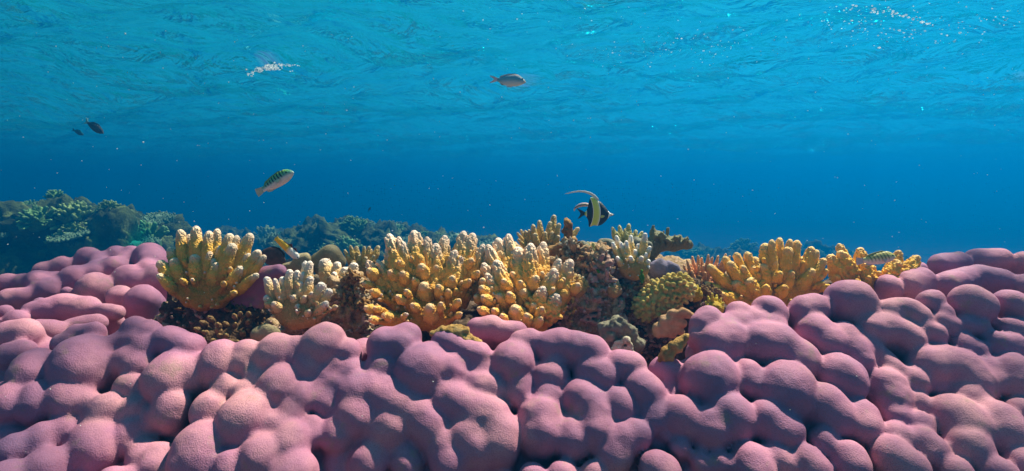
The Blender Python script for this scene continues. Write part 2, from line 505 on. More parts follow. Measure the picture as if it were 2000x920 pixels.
front_coral = massive_coral('massive_coral', FRONT, d_front, 'wide pink lobed coral filling the whole foreground', fill=front_fill, k=.0052, rf=1.2, skirt=.55, sl=.48)
massive_coral('massive_coral', RIGHT_REAR, d_rightrear, 'pink lobed coral mound rising behind at the far right edge', fill=simple_fill(d_rightrear, 0),
    extra=[(P(2060,530,1.15), P(2140,540,1.15), .035, .04), (P(2050,580,1.1), P(2150,590,1.1), .035, .04)])
massive_coral('massive_coral', LEFT_REAR, d_leftrear, 'pink knobbly coral mound beside the leftmost yellow branching coral', fill=simple_fill(d_leftrear, 0), k=.010, rf=1.2,
    extra=[(P(-40,575,1.2), P(-120,590,1.2), .03, .035)])
massive_coral('massive_coral', LEFT_MID, d_leftmid, 'sunlit pale pink smooth coral shelf at the left edge', fill=simple_fill(d_leftmid, 0),
    extra=[(P(-40,640,1.0), P(-120,650,1.0), .03, .035)])
massive_coral('massive_coral', CENTRE_LUMP, lambda x, y: .93, 'small rounded purple coral lump below the large central branching corals', h=.003, fill=simple_fill(None, 0, .015))
# ------------------------------------------------------------------ branching corals
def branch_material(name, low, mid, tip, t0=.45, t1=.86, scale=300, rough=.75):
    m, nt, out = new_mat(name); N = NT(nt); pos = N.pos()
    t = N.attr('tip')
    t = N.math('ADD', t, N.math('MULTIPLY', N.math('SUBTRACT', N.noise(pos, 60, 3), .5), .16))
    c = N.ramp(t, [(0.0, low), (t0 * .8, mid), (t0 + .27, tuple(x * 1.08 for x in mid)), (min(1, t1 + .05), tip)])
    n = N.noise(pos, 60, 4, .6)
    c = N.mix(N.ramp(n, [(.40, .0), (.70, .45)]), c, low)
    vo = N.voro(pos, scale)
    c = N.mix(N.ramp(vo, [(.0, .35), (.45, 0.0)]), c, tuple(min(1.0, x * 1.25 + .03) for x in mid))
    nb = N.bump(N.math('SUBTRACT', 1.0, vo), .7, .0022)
    nb = N.bump(n, .3, .003, nb)
    p = N.principled(c, rough, nb, .3)
    N.l(p.outputs[0], out.inputs['Surface'])
    return m

def unit_branch(style, seed, h=.016):
    rs = np.random.default_rng(seed)
    F = Field((-.5, -.5, -.12), (.5, .5, 1.12), h)
    bx, by = rs.uniform(-.04, .04, 2)
    mid = np.array([bx, by, .5])
    if style == 'cone':   r0, r1, r2 = .235, .20, .095
    elif style == 'knob': r0, r1, r2 = .26, .33, .20
    elif style == 'thin': r0, r1, r2 = .20, .17, .10
    else:                 r0, r1, r2 = .195, .195, .135
    top = np.array([bx * .5, by * .5, 1 - r2])
    F.cone((0, 0, 0), mid, r0, r1, 0); F.cone(mid, top, r1, r2, .06)
    if style == 'knob': F.cone(top, top + np.array([0, 0, .14]), .10, .05, .06)
    def surf(z, th, out=0.0):
        f = z / .5 if z < .5 else (z - .5) / (.5 - r2)
        if z < .5: c = mid * f; r = r0 + (r1 - r0) * f
        else: c = mid + (top - mid) * min(f, 1); r = r1 + (r2 - r1) * min(f, 1)
        return np.array([c[0] + (r + out) * math.cos(th), c[1] + (r + out) * math.sin(th), z])
    nb = {'cone': 110, 'knob': 26, 'finger': 70, 'thin': 22}[style]
    for i in range(nb):
        z = rs.uniform(.02, .88) ** .9; th = rs.uniform(0, 6.283)
        b = {'cone': .052, 'knob': .06, 'finger': .030, 'thin': .032}[style] * (1.15 - .65 * z) * rs.uniform(.75, 1.2)
        p = surf(z, th); q = surf(min(z + .05, .97), th, b * .35)
        F.cone(p, q, b, b * .8, .008)
    if style == 'cone':
        for i in range(rs.integers(3, 7)):
            z = rs.uniform(.05, .5); th = rs.uniform(0, 6.283); b = rs.uniform(.055, .10)
            F.cone(surf(z, th), surf(z + .06, th, b * .9), b, b * .85, .02)
    if style == 'finger' and rs.random() < .6:
        z = rs.uniform(.15, .45); th = rs.uniform(0, 6.283); b = rs.uniform(.07, .10)
        F.cone(surf(z, th, -.05), surf(z + .16, th, .12), b, b * .75, .03)
    v, q = F.surface(0)
    tip = np.clip(v[:, 2], 0, 1) * (.82 if style == 'knob' else 1.0)
    me = np_mesh('branch', v, q, attrs={'tip': tip})
    return me

def axis_matrix(a, b, r, rs, unit_r=.2):
    d = b - a; L = d.length
    q = d.to_track_quat('Z', 'Y') @ Quaternion((0, 0, 1), rs.uniform(0, 6.28))
    s = r / unit_r
    return Matrix.Translation(a) @ q.to_matrix().to_4x4() @ Matrix.Diagonal((s, s, L, 1))

def branching_coral(label, root, D, tips, mat, style='finger', scale=1.0, origin=(0, 0), nvar=5, h=.018, seed=1, f=.5, fz=.35, lean=.55,
                    buds=0, base_r=.8, base_k=.012, group='branching corals', name='branching_coral', base_lumps=14, rs_=1.0):
    """tips: (px, py, half width in px [, style]) of every finger, as read off the photograph"""
    rs = random.Random(seed)
    R0 = P(root[0], root[1], D)
    obj_ = empty(name, R0); tag(obj_, label, 'coral', group)
    variants = {}
    def var(st):
        if st not in variants:
            variants[st] = [unit_branch(st, seed * 31 + i, h) for i in range(nvar if st == style else 3)]
            for me in variants[st]: me.materials.append(mat)
        return rs.choice(variants[st])
    ys = [t[1] for t in tips]; y0 = min(ys); y1 = max(max(ys), root[1])
    prims = []
    for t in tips:
        tx, ty, r = t[0], t[1], t[2] * rs_; st = t[3] if len(t) > 3 else style
        if st == 'knob': r *= .84
        dd = (.5 - (ty - y0) / max(1, y1 - y0)) * lean * (y1 - y0) * D / F_PX + rs.uniform(-.010, .010)
        tip = P(tx, ty, D + dd)
        rw = r * (D + dd) / F_PX
        if st == 'knob':
            ax = (tip - R0); ax.y = 0
            ax = ax.normalized() * .65 + Vector((rs.uniform(-.2, .2), -.75, .25))
            a = tip - ax.normalized() * rw * 3.0
            M = axis_matrix(a, tip + ax.normalized() * rw * .3, rw, rs, .33)
        else:
            a = Vector((R0.x + (tip.x - R0.x) * (f + .12), R0.y + (tip.y - R0.y) * f, R0.z + (tip.z - R0.z) * fz))
            if (tip - a).length > rw * 9: a = tip - (tip - a).normalized() * rw * 9
            M = axis_matrix(a, tip, rw, rs)
        o = link('branch', var(st)); o.parent = obj_
        o.matrix_world = M
        o.matrix_parent_inverse = Matrix.Translation(-R0)
        prims.append((R0, a, rw * base_r * 1.25, rw * base_r))
    pts = np.array([p[1] for p in prims] + [R0]); rr = max(p[2] for p in prims)
    span = (pts.max(0) - pts.min(0)).max()
    F = Field(pts.min(0) - rr * 2.2 - .01, pts.max(0) + rr * 2.2 + .01, max(.0022, span / 110))
    for a, b, ra, rb in prims:
        m_ = a.lerp(b, .5) + Vector((0, 0, -.15 * (b - a).length))
        F.cone(a, m_, ra, (ra + rb) * .5, base_k); F.cone(m_, b, (ra + rb) * .5, rb, base_k)
    for i in range(base_lumps):
        a, b, ra, rb = rs.choice(prims); c = a.lerp(b, rs.uniform(.1, 1)) + Vector((rs.uniform(-1, 1), rs.uniform(-1, .2), rs.uniform(-.6, .6))) * ra
        F.cone(c, c, ra * rs.uniform(.3, .5), 0, .006)
    v, q = F.surface(1)
    v += vert_normals(v, q) * (.0018 * vnoise(v, 120, seed))[:, None]
    me = np_mesh('base', v - np.array(R0), q, attrs={'tip': np.full(len(v), .04)})
    me.materials.append(mat)
    b_ = link('base', me, obj_)
    # little side buds growing out of the base
    if buds:
        n = vert_normals(v, q)
        ids = [i for i in rs.sample(range(len(v)), min(len(v), 4000)) if n[i][1] < .25 and n[i][2] > -.45]
        mr = sum(t[2] for t in tips) / len(tips) * D / F_PX
        for i in ids[:buds]:
            p = Vector(v[i]); ax = (Vector(n[i]) + Vector((0, -.2, .5))).normalized()
            r = mr * rs.uniform(.2, .42); L = r * rs.uniform(2.0, 3.6)
            st = 'knob' if rs.random() < .55 else style
            o = link('branch', var(st)); o.parent = obj_
            o.matrix_world = axis_matrix(p - ax * r, p + ax * L, r, rs, .33 if st == 'knob' else .2)
            o.matrix_parent_inverse = Matrix.Translation(-R0)
    return obj_

def zc(pts, ox, oy, s):
    return [(ox + t[0] / s, oy + t[1] / s, t[2] / s) + tuple(t[3:]) for t in pts]
K = 'knob'

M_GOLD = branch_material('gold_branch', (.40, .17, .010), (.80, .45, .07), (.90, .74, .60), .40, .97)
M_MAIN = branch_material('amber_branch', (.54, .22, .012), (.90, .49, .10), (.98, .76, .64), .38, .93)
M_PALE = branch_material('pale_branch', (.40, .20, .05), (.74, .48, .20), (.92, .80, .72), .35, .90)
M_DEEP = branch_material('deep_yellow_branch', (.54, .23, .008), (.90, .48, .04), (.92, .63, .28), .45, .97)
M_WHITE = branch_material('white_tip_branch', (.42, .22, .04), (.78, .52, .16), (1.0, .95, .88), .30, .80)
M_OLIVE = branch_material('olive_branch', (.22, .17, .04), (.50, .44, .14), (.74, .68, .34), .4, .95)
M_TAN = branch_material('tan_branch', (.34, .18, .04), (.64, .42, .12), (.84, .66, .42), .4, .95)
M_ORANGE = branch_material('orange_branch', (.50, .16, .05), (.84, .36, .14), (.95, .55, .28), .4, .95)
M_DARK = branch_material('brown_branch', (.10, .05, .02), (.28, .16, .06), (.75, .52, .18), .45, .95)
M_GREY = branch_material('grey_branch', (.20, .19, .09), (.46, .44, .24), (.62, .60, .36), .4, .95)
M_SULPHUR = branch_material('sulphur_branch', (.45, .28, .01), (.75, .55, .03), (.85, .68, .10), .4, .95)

A = zc([(900,275,33),(945,300,36),(980,258,34),(1045,283,32),(1085,272,28),(1150,295,36),(1185,305,26),(1255,295,36),(1165,345,38),(1295,378,32),(1325,405,26),(1100,355,20),
        (845,368,34),(790,432,34),(865,418,36),(970,398,38),(1045,382,26),(1065,420,26),(1095,440,36),(1215,463,34),(1245,395,24),(1290,500,24),(785,500,26),(905,525,18,K),(1120,540,18,K),(1175,590,18,K),(1150,470,22,K)], 0, 340, 2.556)
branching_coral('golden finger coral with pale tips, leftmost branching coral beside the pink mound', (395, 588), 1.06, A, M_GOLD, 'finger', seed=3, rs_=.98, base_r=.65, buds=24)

B = zc([(120,430,28),(170,440,20),(215,430,28),(265,385,30),(310,390,25),(350,400,25),(330,450,32),(390,425,30),(385,335,28),(355,335,24),(120,540,30),(165,590,34,K),(280,550,34,K),
        (310,605,38,K),(350,550,24,K),(460,465,36),(510,505,30),(395,530,24,K),(490,585,26),(545,610,18,K),(380,640,26,K)], 480, 400, 3.067)
branching_coral('low pale tan finger coral with white tips, just right of the dark bud coral', (578, 624), .98, B, M_PALE, 'finger', seed=5, rs_=1.1, buds=20)
B2 = zc([(465,322,44),(545,340,32),(600,372,36),(650,345,34),(575,445,26),(640,455,30),(530,400,24),(610,520,22,K),(560,520,22,K),(680,470,22),(640,540,24,K)], 480, 400, 3.067)
branching_coral('sandy thick fingered coral clump between the low tan coral and the large central coral', (665, 590), 1.09, B2, M_PALE, 'finger', seed=6, rs_=1.1, buds=30)
B3 = zc([(590,268,16),(625,243,18),(665,246,24),(710,248,18),(740,246,18),(755,265,16),(795,243,24),(680,300,24),(720,310,22),(610,300,18),(640,335,22),(770,300,18)], 480, 400, 3.067)
branching_coral('row of short thin yellow fingers behind the large central coral at its left', (705, 530), 1.27, B3, M_TAN, 'thin', seed=7)

C1 = zc([(280,130,50),(345,150,32),(380,185,32),(450,106,54),(275,212,56),(490,188,56),(540,148,38),(605,193,48),(670,138,42),(130,312,30),(195,310,30),(140,380,40,K),(285,395,40,K),(375,400,38,K),
         (505,352,50,K),(610,358,36,K),(435,290,18,K),(740,238,42),(760,268,60),(800,108,48),(865,123,50),(935,198,36),(855,310,36,K),(720,432,40,K),(790,462,26,K),(520,490,66,K),(620,490,36,K),
         (560,635,58,K),(160,522,28,K),(120,640,32,K),(180,640,24,K),(240,690,32,K),(640,610,28,K),(770,590,28,K),(900,392,26,K),(840,452,26,K),(780,680,22,K),(340,560,30,K),(110,470,26,K),
         (450,440,24,K),(400,520,24,K),(690,520,26,K),(350,320,26,K),(440,620,30,K),(150,720,26,K)], 680, 420, 3.5375)
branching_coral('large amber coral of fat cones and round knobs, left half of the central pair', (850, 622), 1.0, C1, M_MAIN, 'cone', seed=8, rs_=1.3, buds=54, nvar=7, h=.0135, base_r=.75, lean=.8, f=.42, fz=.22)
C2 = zc([(1025,158,54),(1110,128,46),(1070,175,24),(1170,217,66),(1265,193,50),(1350,182,48),(1455,298,40),(1540,303,50),(1435,368,48),(1590,480,36,K),(1355,495,44),(1445,540,50),(1300,432,48,K),
         (1210,525,50,K),(1020,308,50),(1015,442,30,K),(1130,402,36,K),(1070,452,36,K),(1260,340,26,K),(1340,400,28,K),(1035,560,46,K),(965,582,28,K),(1145,645,64,K),(1280,622,36,K),(1340,645,32,K),
         (1330,712,34,K),(1060,690,26,K),(1000,652,26,K),(1420,510,28,K),(1190,460,30,K),(915,500,40,K),(1110,540,34,K),(1490,440,24,K),(1230,690,36,K),(960,300,26,K),(990,500,26,K),(930,330,42),(925,452,38,K),(930,565,36,K),(900,645,30,K),(955,400,40),(880,560,30,K),(958,205,46),(985,262,46),(940,265,40)], 680, 420, 3.5375)
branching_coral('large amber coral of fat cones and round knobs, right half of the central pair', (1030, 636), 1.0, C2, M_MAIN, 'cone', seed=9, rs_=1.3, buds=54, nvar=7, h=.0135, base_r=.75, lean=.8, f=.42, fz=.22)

J = zc([(865,133,28),(820,146,28),(780,168,40),(930,143,28),(975,150,34),(925,188,38),(1060,188,34),(1095,208,28),(1080,213,40),(1005,250,38),(830,258,34),(715,250,34),(665,220,32),(605,223,30),
        (530,248,30),(560,278,36),(440,298,32),(520,350,26),(700,300,36),(760,290,38),(875,350,40,K),(790,430,42,K),(1000,400,50,K),(590,400,38),(680,380,42),(410,410,30),(455,450,30),(500,470,32),
        (565,475,28,K),(1070,320,34),(1130,410,30,K),(940,330,30),(640,300,28),(900,430,40,K),(720,450,34,K),(1110,300,38),(1150,335,32,K),(1120,372,32,K),(1165,425,26,K),(1140,260,30)], 1240, 420, 3.067)
branching_coral('broad deep yellow finger coral behind the pink coral on the right', (1507, 598), 1.12, J, M_DEEP, 'finger', seed=10, rs_=1.1, buds=30, nvar=6)
J2 = zc([(1160,238,38),(1220,170,32),(1225,213,42),(1215,310,30,K),(1215,370,30,K),(1350,193,38),(1270,290,26),(1330,390,24,K),(1400,372,28,K),(1585,210,32),(1580,268,38),(1700,243,38),(1625,280,20),
         (1430,312,28,K),(1470,345,28,K),(1500,392,30,K),(1400,425,28,K),(1290,340,26,K),(1380,280,34),(1550,330,30,K),(1640,330,28,K)], 1240, 420, 3.067)
branching_coral('rightmost deep yellow branching coral, partly hidden by the pale striped fish', (1700, 578), 1.16, J2, M_DEEP, 'cone', seed=11, rs_=1.15, buds=30)

E = zc([(640,172,17),(665,208,16),(725,168,17),(770,218,19),(805,157,19),(835,232,16),(620,208,15),(690,240,20),(620,258,17),(675,258,16),(720,288,16),(790,288,17),(830,308,18),(645,290,15),(750,328,17),
        (815,268,15),(750,250,16),(700,200,16),(660,320,15),(790,345,15),(830,345,14)], 980, 400, 2.875)
branching_coral('small white tipped coral perched on top of the brown rock', (1237, 530), 1.06, E, M_WHITE, 'thin', seed=12, rs_=1.35, buds=20)
D_ = zc([(85,155,11),(105,138,12),(130,143,13),(150,138,13),(175,108,18),(210,86,19),(185,158,19),(275,92,22),(295,56,22),(325,103,18),(435,128,18),(285,150,18),(120,200,11),(160,200,12),(245,150,16),
         (90,190,12),(140,230,12),(320,170,18),(415,180,16)], 980, 400, 2.875)
branching_coral('tan knobbly coral standing highest behind the central pair', (1062, 498), 1.22, D_, M_TAN, 'finger', seed=13, buds=5)
G = zc([(620,123,14),(660,113,14),(690,133,13),(715,105,17),(755,140,15),(640,150,15),(790,148,14),(700,150,15),(735,160,14)], 980, 400, 2.875)
branching_coral('pale green stubby coral behind the small white tipped coral', (1224, 490), 1.32, G, M_OLIVE, 'cone', seed=14)
I_ = zc([(345,245,15),(380,240,15),(310,268,15),(290,297,15),(440,235,16),(465,250,15),(500,242,15),(545,230,15),(570,242,14),(400,252,15),(330,290,15),(380,300,16),(300,330,15),(340,332,15),(375,350,16),
         (280,352,14),(330,380,15),(370,385,15),(410,300,16),(450,290,16),(420,340,15),(480,300,15)], 1240, 420, 3.067)
branching_coral('orange slender fingered coral at the left of the broad yellow coral', (1372, 566), 1.2, I_, M_ORANGE, 'thin', seed=15)
Nn = zc([(1040,712,17),(1085,745,17),(1120,740,16),(1175,745,18),(1200,690,15),(1240,690,15),(1010,785,17),(1055,828,24),(1125,800,20),(1155,838,18),(1215,790,17),(1080,772,20),(1000,735,15),(1190,835,15),
         (1095,800,18),(1150,770,17),(1165,700,15),(1240,730,15),(970,770,15),(1210,840,16),(1000,820,15)], 0, 340, 2.556)
branching_coral('dark brown coral of small yellow tipped buds in shade under the golden coral', (432, 672), .965, Nn, M_DARK, 'knob', seed=16, base_r=.5, base_lumps=4)
T_ = zc([(455,252,15),(480,272,14),(500,292,15),(430,292,15),(590,288,15),(560,292,15),(535,312,15),(470,318,15),(610,315,14),(580,330,14),(450,345,14),(520,350,14)], 980, 400, 2.875)
branching_coral('small olive yellow stubs on top of the rock right of the central pair', (1158, 538), 1.15, T_, M_OLIVE, 'cone', seed=17)
T2 = zc([(480,205,12),(515,210,12),(500,235,12),(540,240,13)], 980, 400, 2.875)
branching_coral('tiny pale green spikes beside the grey domed coral', (1157, 500), 1.25, T2, M_OLIVE, 'cone', seed=18)
S1 = [(1383,578,4),(1391,572,4),(1400,575,4),(1408,582,4),(1414,590,4),(1378,588,4),(1386,592,4),(1396,590,5),(1405,596,4)]
branching_coral('bright yellow frilly tuft at the foot of the broad yellow coral', (1395, 606), 1.02, S1, M_SULPHUR, 'thin', seed=19)
S2 = [(1348,556,4),(1355,552,4),(1362,556,4),(1368,562,4),(1352,565,4),(1360,568,4)]
branching_coral('tiny greenish yellow tuft beside the nodular yellow chunk', (1358, 578), 1.06, S2, M_SULPHUR, 'thin', seed=20)

U1 = [(1105,545,5),(1113,538,6),(1122,533,6),(1131,536,6),(1140,540,5),(1118,548,5),(1128,550,6),(1138,552,5),(1148,548,5)]
branching_coral('cluster of small tan stubs on the brown rock just right of the central pair', (1128, 566), 1.02, U1, M_TAN, 'cone', seed=21, buds=10)
U2 = [(1192,548,4),(1198,541,5),(1206,545,4),(1201,553,4),(1210,555,4),(1190,560,4)]
branching_coral('little sandy stubs in the cleft between the two brown rocks', (1200, 570), 1.03, U2, M_PALE, 'cone', seed=22, buds=6)
# ------------------------------------------------------------------ rocks, domed corals and encrusted lumps
def ramp_material(name, stops, scale=14, rough=.9, bump=.012, bscale=60, spec=.2, vor=0, detail=6):
    m, nt, out = new_mat(name); N = NT(nt); pos = N.pos()
    c = N.ramp(N.noise(pos, scale, detail, .68), stops)
    h = N.noise(pos, bscale, 6, .7)
    nb = N.bump(h, .8, bump)
    if vor:
        v = N.voro(pos, vor); nb = N.bump(v, .5, bump * .4, nb)
        c = N.mix(N.ramp(v, [(.1, .35), (.5, 0)]), c, stops[0][1])
    p = N.principled(c, rough, nb, spec)
    N.l(p.outputs[0], out.inputs['Surface'])
    return m
M_ROCK = ramp_material('encrusted_rock', [(.28, (.12, .07, .04)), (.40, (.38, .24, .12)), (.48, (.62, .44, .28)), (.56, (.42, .27, .11)), (.66, (.70, .50, .36)), (.76, (.80, .70, .55))], 62, bump=.014, bscale=120)
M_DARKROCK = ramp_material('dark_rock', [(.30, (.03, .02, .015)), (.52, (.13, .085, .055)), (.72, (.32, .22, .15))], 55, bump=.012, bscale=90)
M_ALGAEROCK = ramp_material('turf_rock', [(.30, (.20, .09, .02)), (.50, (.50, .30, .09)), (.70, (.66, .46, .22))], 40, bump=.006, bscale=160)
M_BROWNDOME = ramp_material('brown_dome_skin', [(.3, (.20, .16, .09)), (.5, (.34, .28, .16)), (.7, (.44, .37, .24))], 16, bump=.003, bscale=120, vor=420)
M_GREYDOME = ramp_material('grey_dome_skin', [(.3, (.15, .15, .11)), (.5, (.24, .24, .18)), (.7, (.34, .33, .25))], 30, bump=.004, bscale=160, vor=300)
M_LILAC = ramp_material('lilac_grey_skin', [(.35, (.13, .12, .14)), (.5, (.26, .22, .30)), (.65, (.36, .30, .42))], 22, bump=.003, bscale=120, vor=420)
M_PLATE = ramp_material('grey_plate_skin', [(.3, (.13, .12, .085)), (.5, (.25, .23, .16)), (.7, (.36, .33, .24))], 34, bump=.004, bscale=200)
M_CREAM = ramp_material('cream_crust', [(.35, (.34, .26, .14)), (.48, (.66, .58, .42)), (.7, (.80, .75, .62))], 55, bump=.006, bscale=150)
M_NODULE = ramp_material('yellow_nodule_skin', [(.3, (.50, .34, .06)), (.5, (.68, .50, .13)), (.7, (.76, .62, .24))], 30, bump=.003, bscale=220)
M_SALMON = ramp_material('salmon_finger_skin', [(.3, (.42, .22, .10)), (.5, (.62, .36, .18)), (.7, (.70, .46, .27))], 30, bump=.003, bscale=200)
M_BROWNKNOB = ramp_material('brown_knob_skin', [(.3, (.12, .05, .015)), (.5, (.32, .17, .06)), (.7, (.50, .32, .14))], 60, bump=.006, bscale=180)
M_GREENALGA = ramp_material('green_alga_skin', [(.3, (.03, .10, .005)), (.6, (.10, .28, .02))], 60, bump=.003, bscale=200)

M_PINKCRUST = ramp_material('pink_crust', [(.3, (.26, .13, .10)), (.5, (.50, .31, .24)), (.7, (.62, .46, .38))], 50, bump=.004, bscale=200)

def lump(name, label, cat, prims, mat, h=.0038, k=.010, amp=.006, freq=40, seed=0, group=None, octs=5, smooth=1, parent=None, crust=None):
    """one solid grown from blended round cones [(a, b, ra, rb)], roughened by noise"""
    pts = np.array([p for q in prims for p in (q[0], q[1])]); rr = max(max(q[2], q[3]) for q in prims)
    F = Field(pts.min(0) - rr - .02, pts.max(0) + rr + .02, h)
    for a, b, ra, rb in prims: F.cone(a, b, ra, rb, k)
    v, q = F.surface(smooth)
    if amp: v += vert_normals(v, q) * (amp * fbm(v, freq, octs, seed))[:, None]
    c = v.mean(0); c[2] = v[:, 2].min()
    me = np_mesh(name, v - c, q)
    o = link(name, me, parent, mat)
    o.location = Vector(c) - (parent.location if parent else Vector((0, 0, 0)))
    if parent is None: tag(o, label, cat, group)
    if crust: crust_on(o, crust, seed)
    return o

def crust_on(rock, kinds, seed):
    """knobs and stubs of small corals and sponges that have grown over the rock, one patch per kind"""
    rs = random.Random(seed + 90); me = rock.data
    v = [Vector(x.co) for x in me.vertices]; n = [Vector(x.normal) for x in me.vertices]
    front = [i for i in range(len(v)) if n[i].y < .25 and n[i].z > -.5]
    for mat, patches, rmin, rmax in kinds:
        for _ in range(patches):
            prims = []
            c = v[rs.choice(front)]; R_ = rs.uniform(.018, .045)
            near = [i for i in front if (v[i] - c).length < R_]
            for i in rs.sample(near, min(len(near), int(14 + R_ * 700))):
                r = rs.uniform(rmin, rmax)
                d = (n[i] + Vector((rs.uniform(-.4, .4), rs.uniform(-.4, .1), .4))).normalized()
                prims.append((v[i] - n[i] * r, v[i] + d * r * rs.uniform(.4, 2.2), r, r * .75))
            if not prims: continue
            pts = np.array([p for q in prims for p in q[:2]])
            F = Field(pts.min(0) - .012, pts.max(0) + .012, .0023)
            for a, b, ra, rb in prims: F.cone(a, b, ra, rb, .002)
            vv, q = F.surface(0)
            m2 = np_mesh('encrusting_growth', vv, q); m2.materials.append(mat)
            link('encrusting_growth', m2, rock)

def pr(D, *lst):
    """(x1, y1, x2, y2, r[, r2[, dD]]) in photograph pixels -> round cones at distance D"""
    out = []
    for t in lst:
        x1, y1, x2, y2, r = t[:5]; r2 = t[5] if len(t) > 5 else r; d = D + (t[6] if len(t) > 6 else 0)
        out.append((P(x1, y1, d), P(x2, y2, d), r * d / F_PX, r2 * d / F_PX))
    return out

ROCKS = 'bare reef rocks under the corals'
lump('reef_rock', 'brown and pinkish encrusted rock right of the central amber coral', 'rock',
     pr(1.07, (1110,590,1150,560,45,40), (1150,545,1180,500,36,24), (1105,540,1120,500,30,22), (1180,580,1190,640,32,26), (1120,640,1170,630,36,34), (1150,600,1150,610,40), (1130,500,1110,478,16,12)), M_ROCK, h=.003, amp=.020, freq=42, seed=1, group=ROCKS, crust=[(M_BROWNKNOB, 9, .002, .0045), (M_CREAM, 6, .0015, .003), (M_PINKCRUST, 4, .003, .006), (M_SALMON, 4, .002, .004), (M_NODULE, 3, .002, .004)])
lump('reef_rock', 'dark brown pitted rock pillar carrying the small white tipped coral', 'rock',
     pr(1.09, (1215,620,1225,545,34,28), (1235,560,1240,530,26,22), (1200,580,1205,545,26,20), (1260,600,1270,640,30), (1190,655,1240,665,26)), M_ROCK, h=.003, amp=.019, freq=44, seed=2, group=ROCKS, crust=[(M_BROWNKNOB, 7, .002, .0045), (M_PINKCRUST, 3, .003, .006), (M_BROWNDOME, 4, .002, .004), (M_CREAM, 5, .0015, .003)])
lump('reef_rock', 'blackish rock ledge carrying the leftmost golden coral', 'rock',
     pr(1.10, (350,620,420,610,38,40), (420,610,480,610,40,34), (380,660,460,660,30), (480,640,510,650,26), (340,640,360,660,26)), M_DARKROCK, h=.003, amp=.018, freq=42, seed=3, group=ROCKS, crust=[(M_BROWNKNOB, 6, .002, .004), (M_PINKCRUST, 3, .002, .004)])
lump('reef_rock', 'rough tan rock under the sandy clump left of the central amber coral', 'rock',
     pr(1.06, (580,645,640,640,26,30), (640,610,690,610,30,28), (690,640,720,640,26), (540,655,570,655,22), (700,590,705,570,20,16), (655,570,690,545,20,16)), M_ROCK, h=.003, amp=.016, freq=50, seed=4, group=ROCKS, crust=[(M_BROWNKNOB, 6, .002, .0045), (M_PINKCRUST, 6, .003, .005), (M_CREAM, 5, .0015, .003)])
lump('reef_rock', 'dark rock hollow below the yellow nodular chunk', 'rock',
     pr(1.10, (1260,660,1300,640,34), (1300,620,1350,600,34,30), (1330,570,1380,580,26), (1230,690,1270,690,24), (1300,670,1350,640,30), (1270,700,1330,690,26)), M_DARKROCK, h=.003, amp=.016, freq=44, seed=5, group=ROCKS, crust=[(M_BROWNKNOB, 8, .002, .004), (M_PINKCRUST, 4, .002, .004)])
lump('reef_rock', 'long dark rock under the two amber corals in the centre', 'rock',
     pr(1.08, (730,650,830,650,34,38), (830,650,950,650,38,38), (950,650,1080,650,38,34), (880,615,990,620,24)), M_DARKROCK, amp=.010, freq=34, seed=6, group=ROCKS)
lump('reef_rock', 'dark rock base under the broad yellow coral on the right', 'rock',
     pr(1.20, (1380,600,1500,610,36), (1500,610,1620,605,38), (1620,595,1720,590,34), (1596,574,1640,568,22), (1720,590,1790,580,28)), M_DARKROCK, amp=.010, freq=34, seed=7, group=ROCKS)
lump('reef_rock', 'shaded rock shelf behind the central corals', 'rock',
     pr(1.33, (560,600,760,560,50), (760,560,1000,540,50), (1000,520,1100,520,44), (1100,520,1250,530,44), (1250,545,1420,570,44)), M_ROCK, h=.007, amp=.014, freq=26, seed=8, group=ROCKS)
lump('reef_rock', 'small brown crusted stone above the rock right of the central pair', 'rock',
     pr(1.12, (1085,500,1108,490,13,10), (1078,490,1095,482,9)), M_BROWNKNOB, h=.003, amp=.005, freq=70, seed=9, group=ROCKS)

DOMES = 'small rounded corals between the branching ones'
lump('dome_coral', 'smooth pale brown domed coral with a ridge, behind the sandy fingered clump', 'coral',
     pr(1.20, (618,512,645,496,15,17), (645,496,664,510,17,12), (628,522,655,520,16)), M_BROWNDOME, h=.0035, amp=.0015, freq=40, group=DOMES)
lump('dome_coral', 'smooth pale brown domed coral nearest the brown fish', 'coral',
     pr(1.17, (586,505,594,505,12), (560,525,585,522,13,15), (585,522,600,530,14)), M_BROWNDOME, h=.0035, amp=.0015, freq=40, seed=2, group=DOMES)
lump('dome_coral', 'round tan dome in shade below the low pale tan coral', 'coral',
     pr(.95, (505,652,535,655,15,14), (520,640,530,645,9)), M_BROWNDOME, h=.003, amp=.001, freq=60, seed=3, group=DOMES)
lump('dome_coral', 'grey ridged domed coral beside the tan knobbly coral at the back', 'coral',
     pr(1.22, (1124,485,1138,482,12), (1146,488,1150,490,8)), M_GREYDOME, h=.003, amp=.003, freq=90, seed=4, group=DOMES)
lump('dome_coral', 'grey domed coral behind the small white tipped coral', 'coral',
     pr(1.26, (1178,478,1188,476,13,12), (1195,485,1240,492,12,14), (1240,475,1262,482,12)), M_GREYDOME, h=.003, amp=.002, freq=90, seed=5, group=DOMES)
lump('dome_coral', 'lilac grey lobed coral under the dark grey spiky coral', 'coral',
     pr(1.14, (1285,530,1292,524,15), (1305,518,1318,524,10), (1300,535,1304,540,14), (1322,532,1326,538,10), (1275,520,1290,512,8)), M_LILAC, h=.003, k=.004, amp=.001, freq=60, seed=6, group=DOMES)
lump('dome_coral', 'purple smooth coral patch between the golden coral and the low tan coral', 'coral',
     pr(1.10, (470,560,520,540,20,18), (520,535,545,530,14), (500,565,530,570,16), (455,590,500,590,18)), M_PORITES, h=.004, amp=.0012, freq=40, seed=7, group=DOMES)

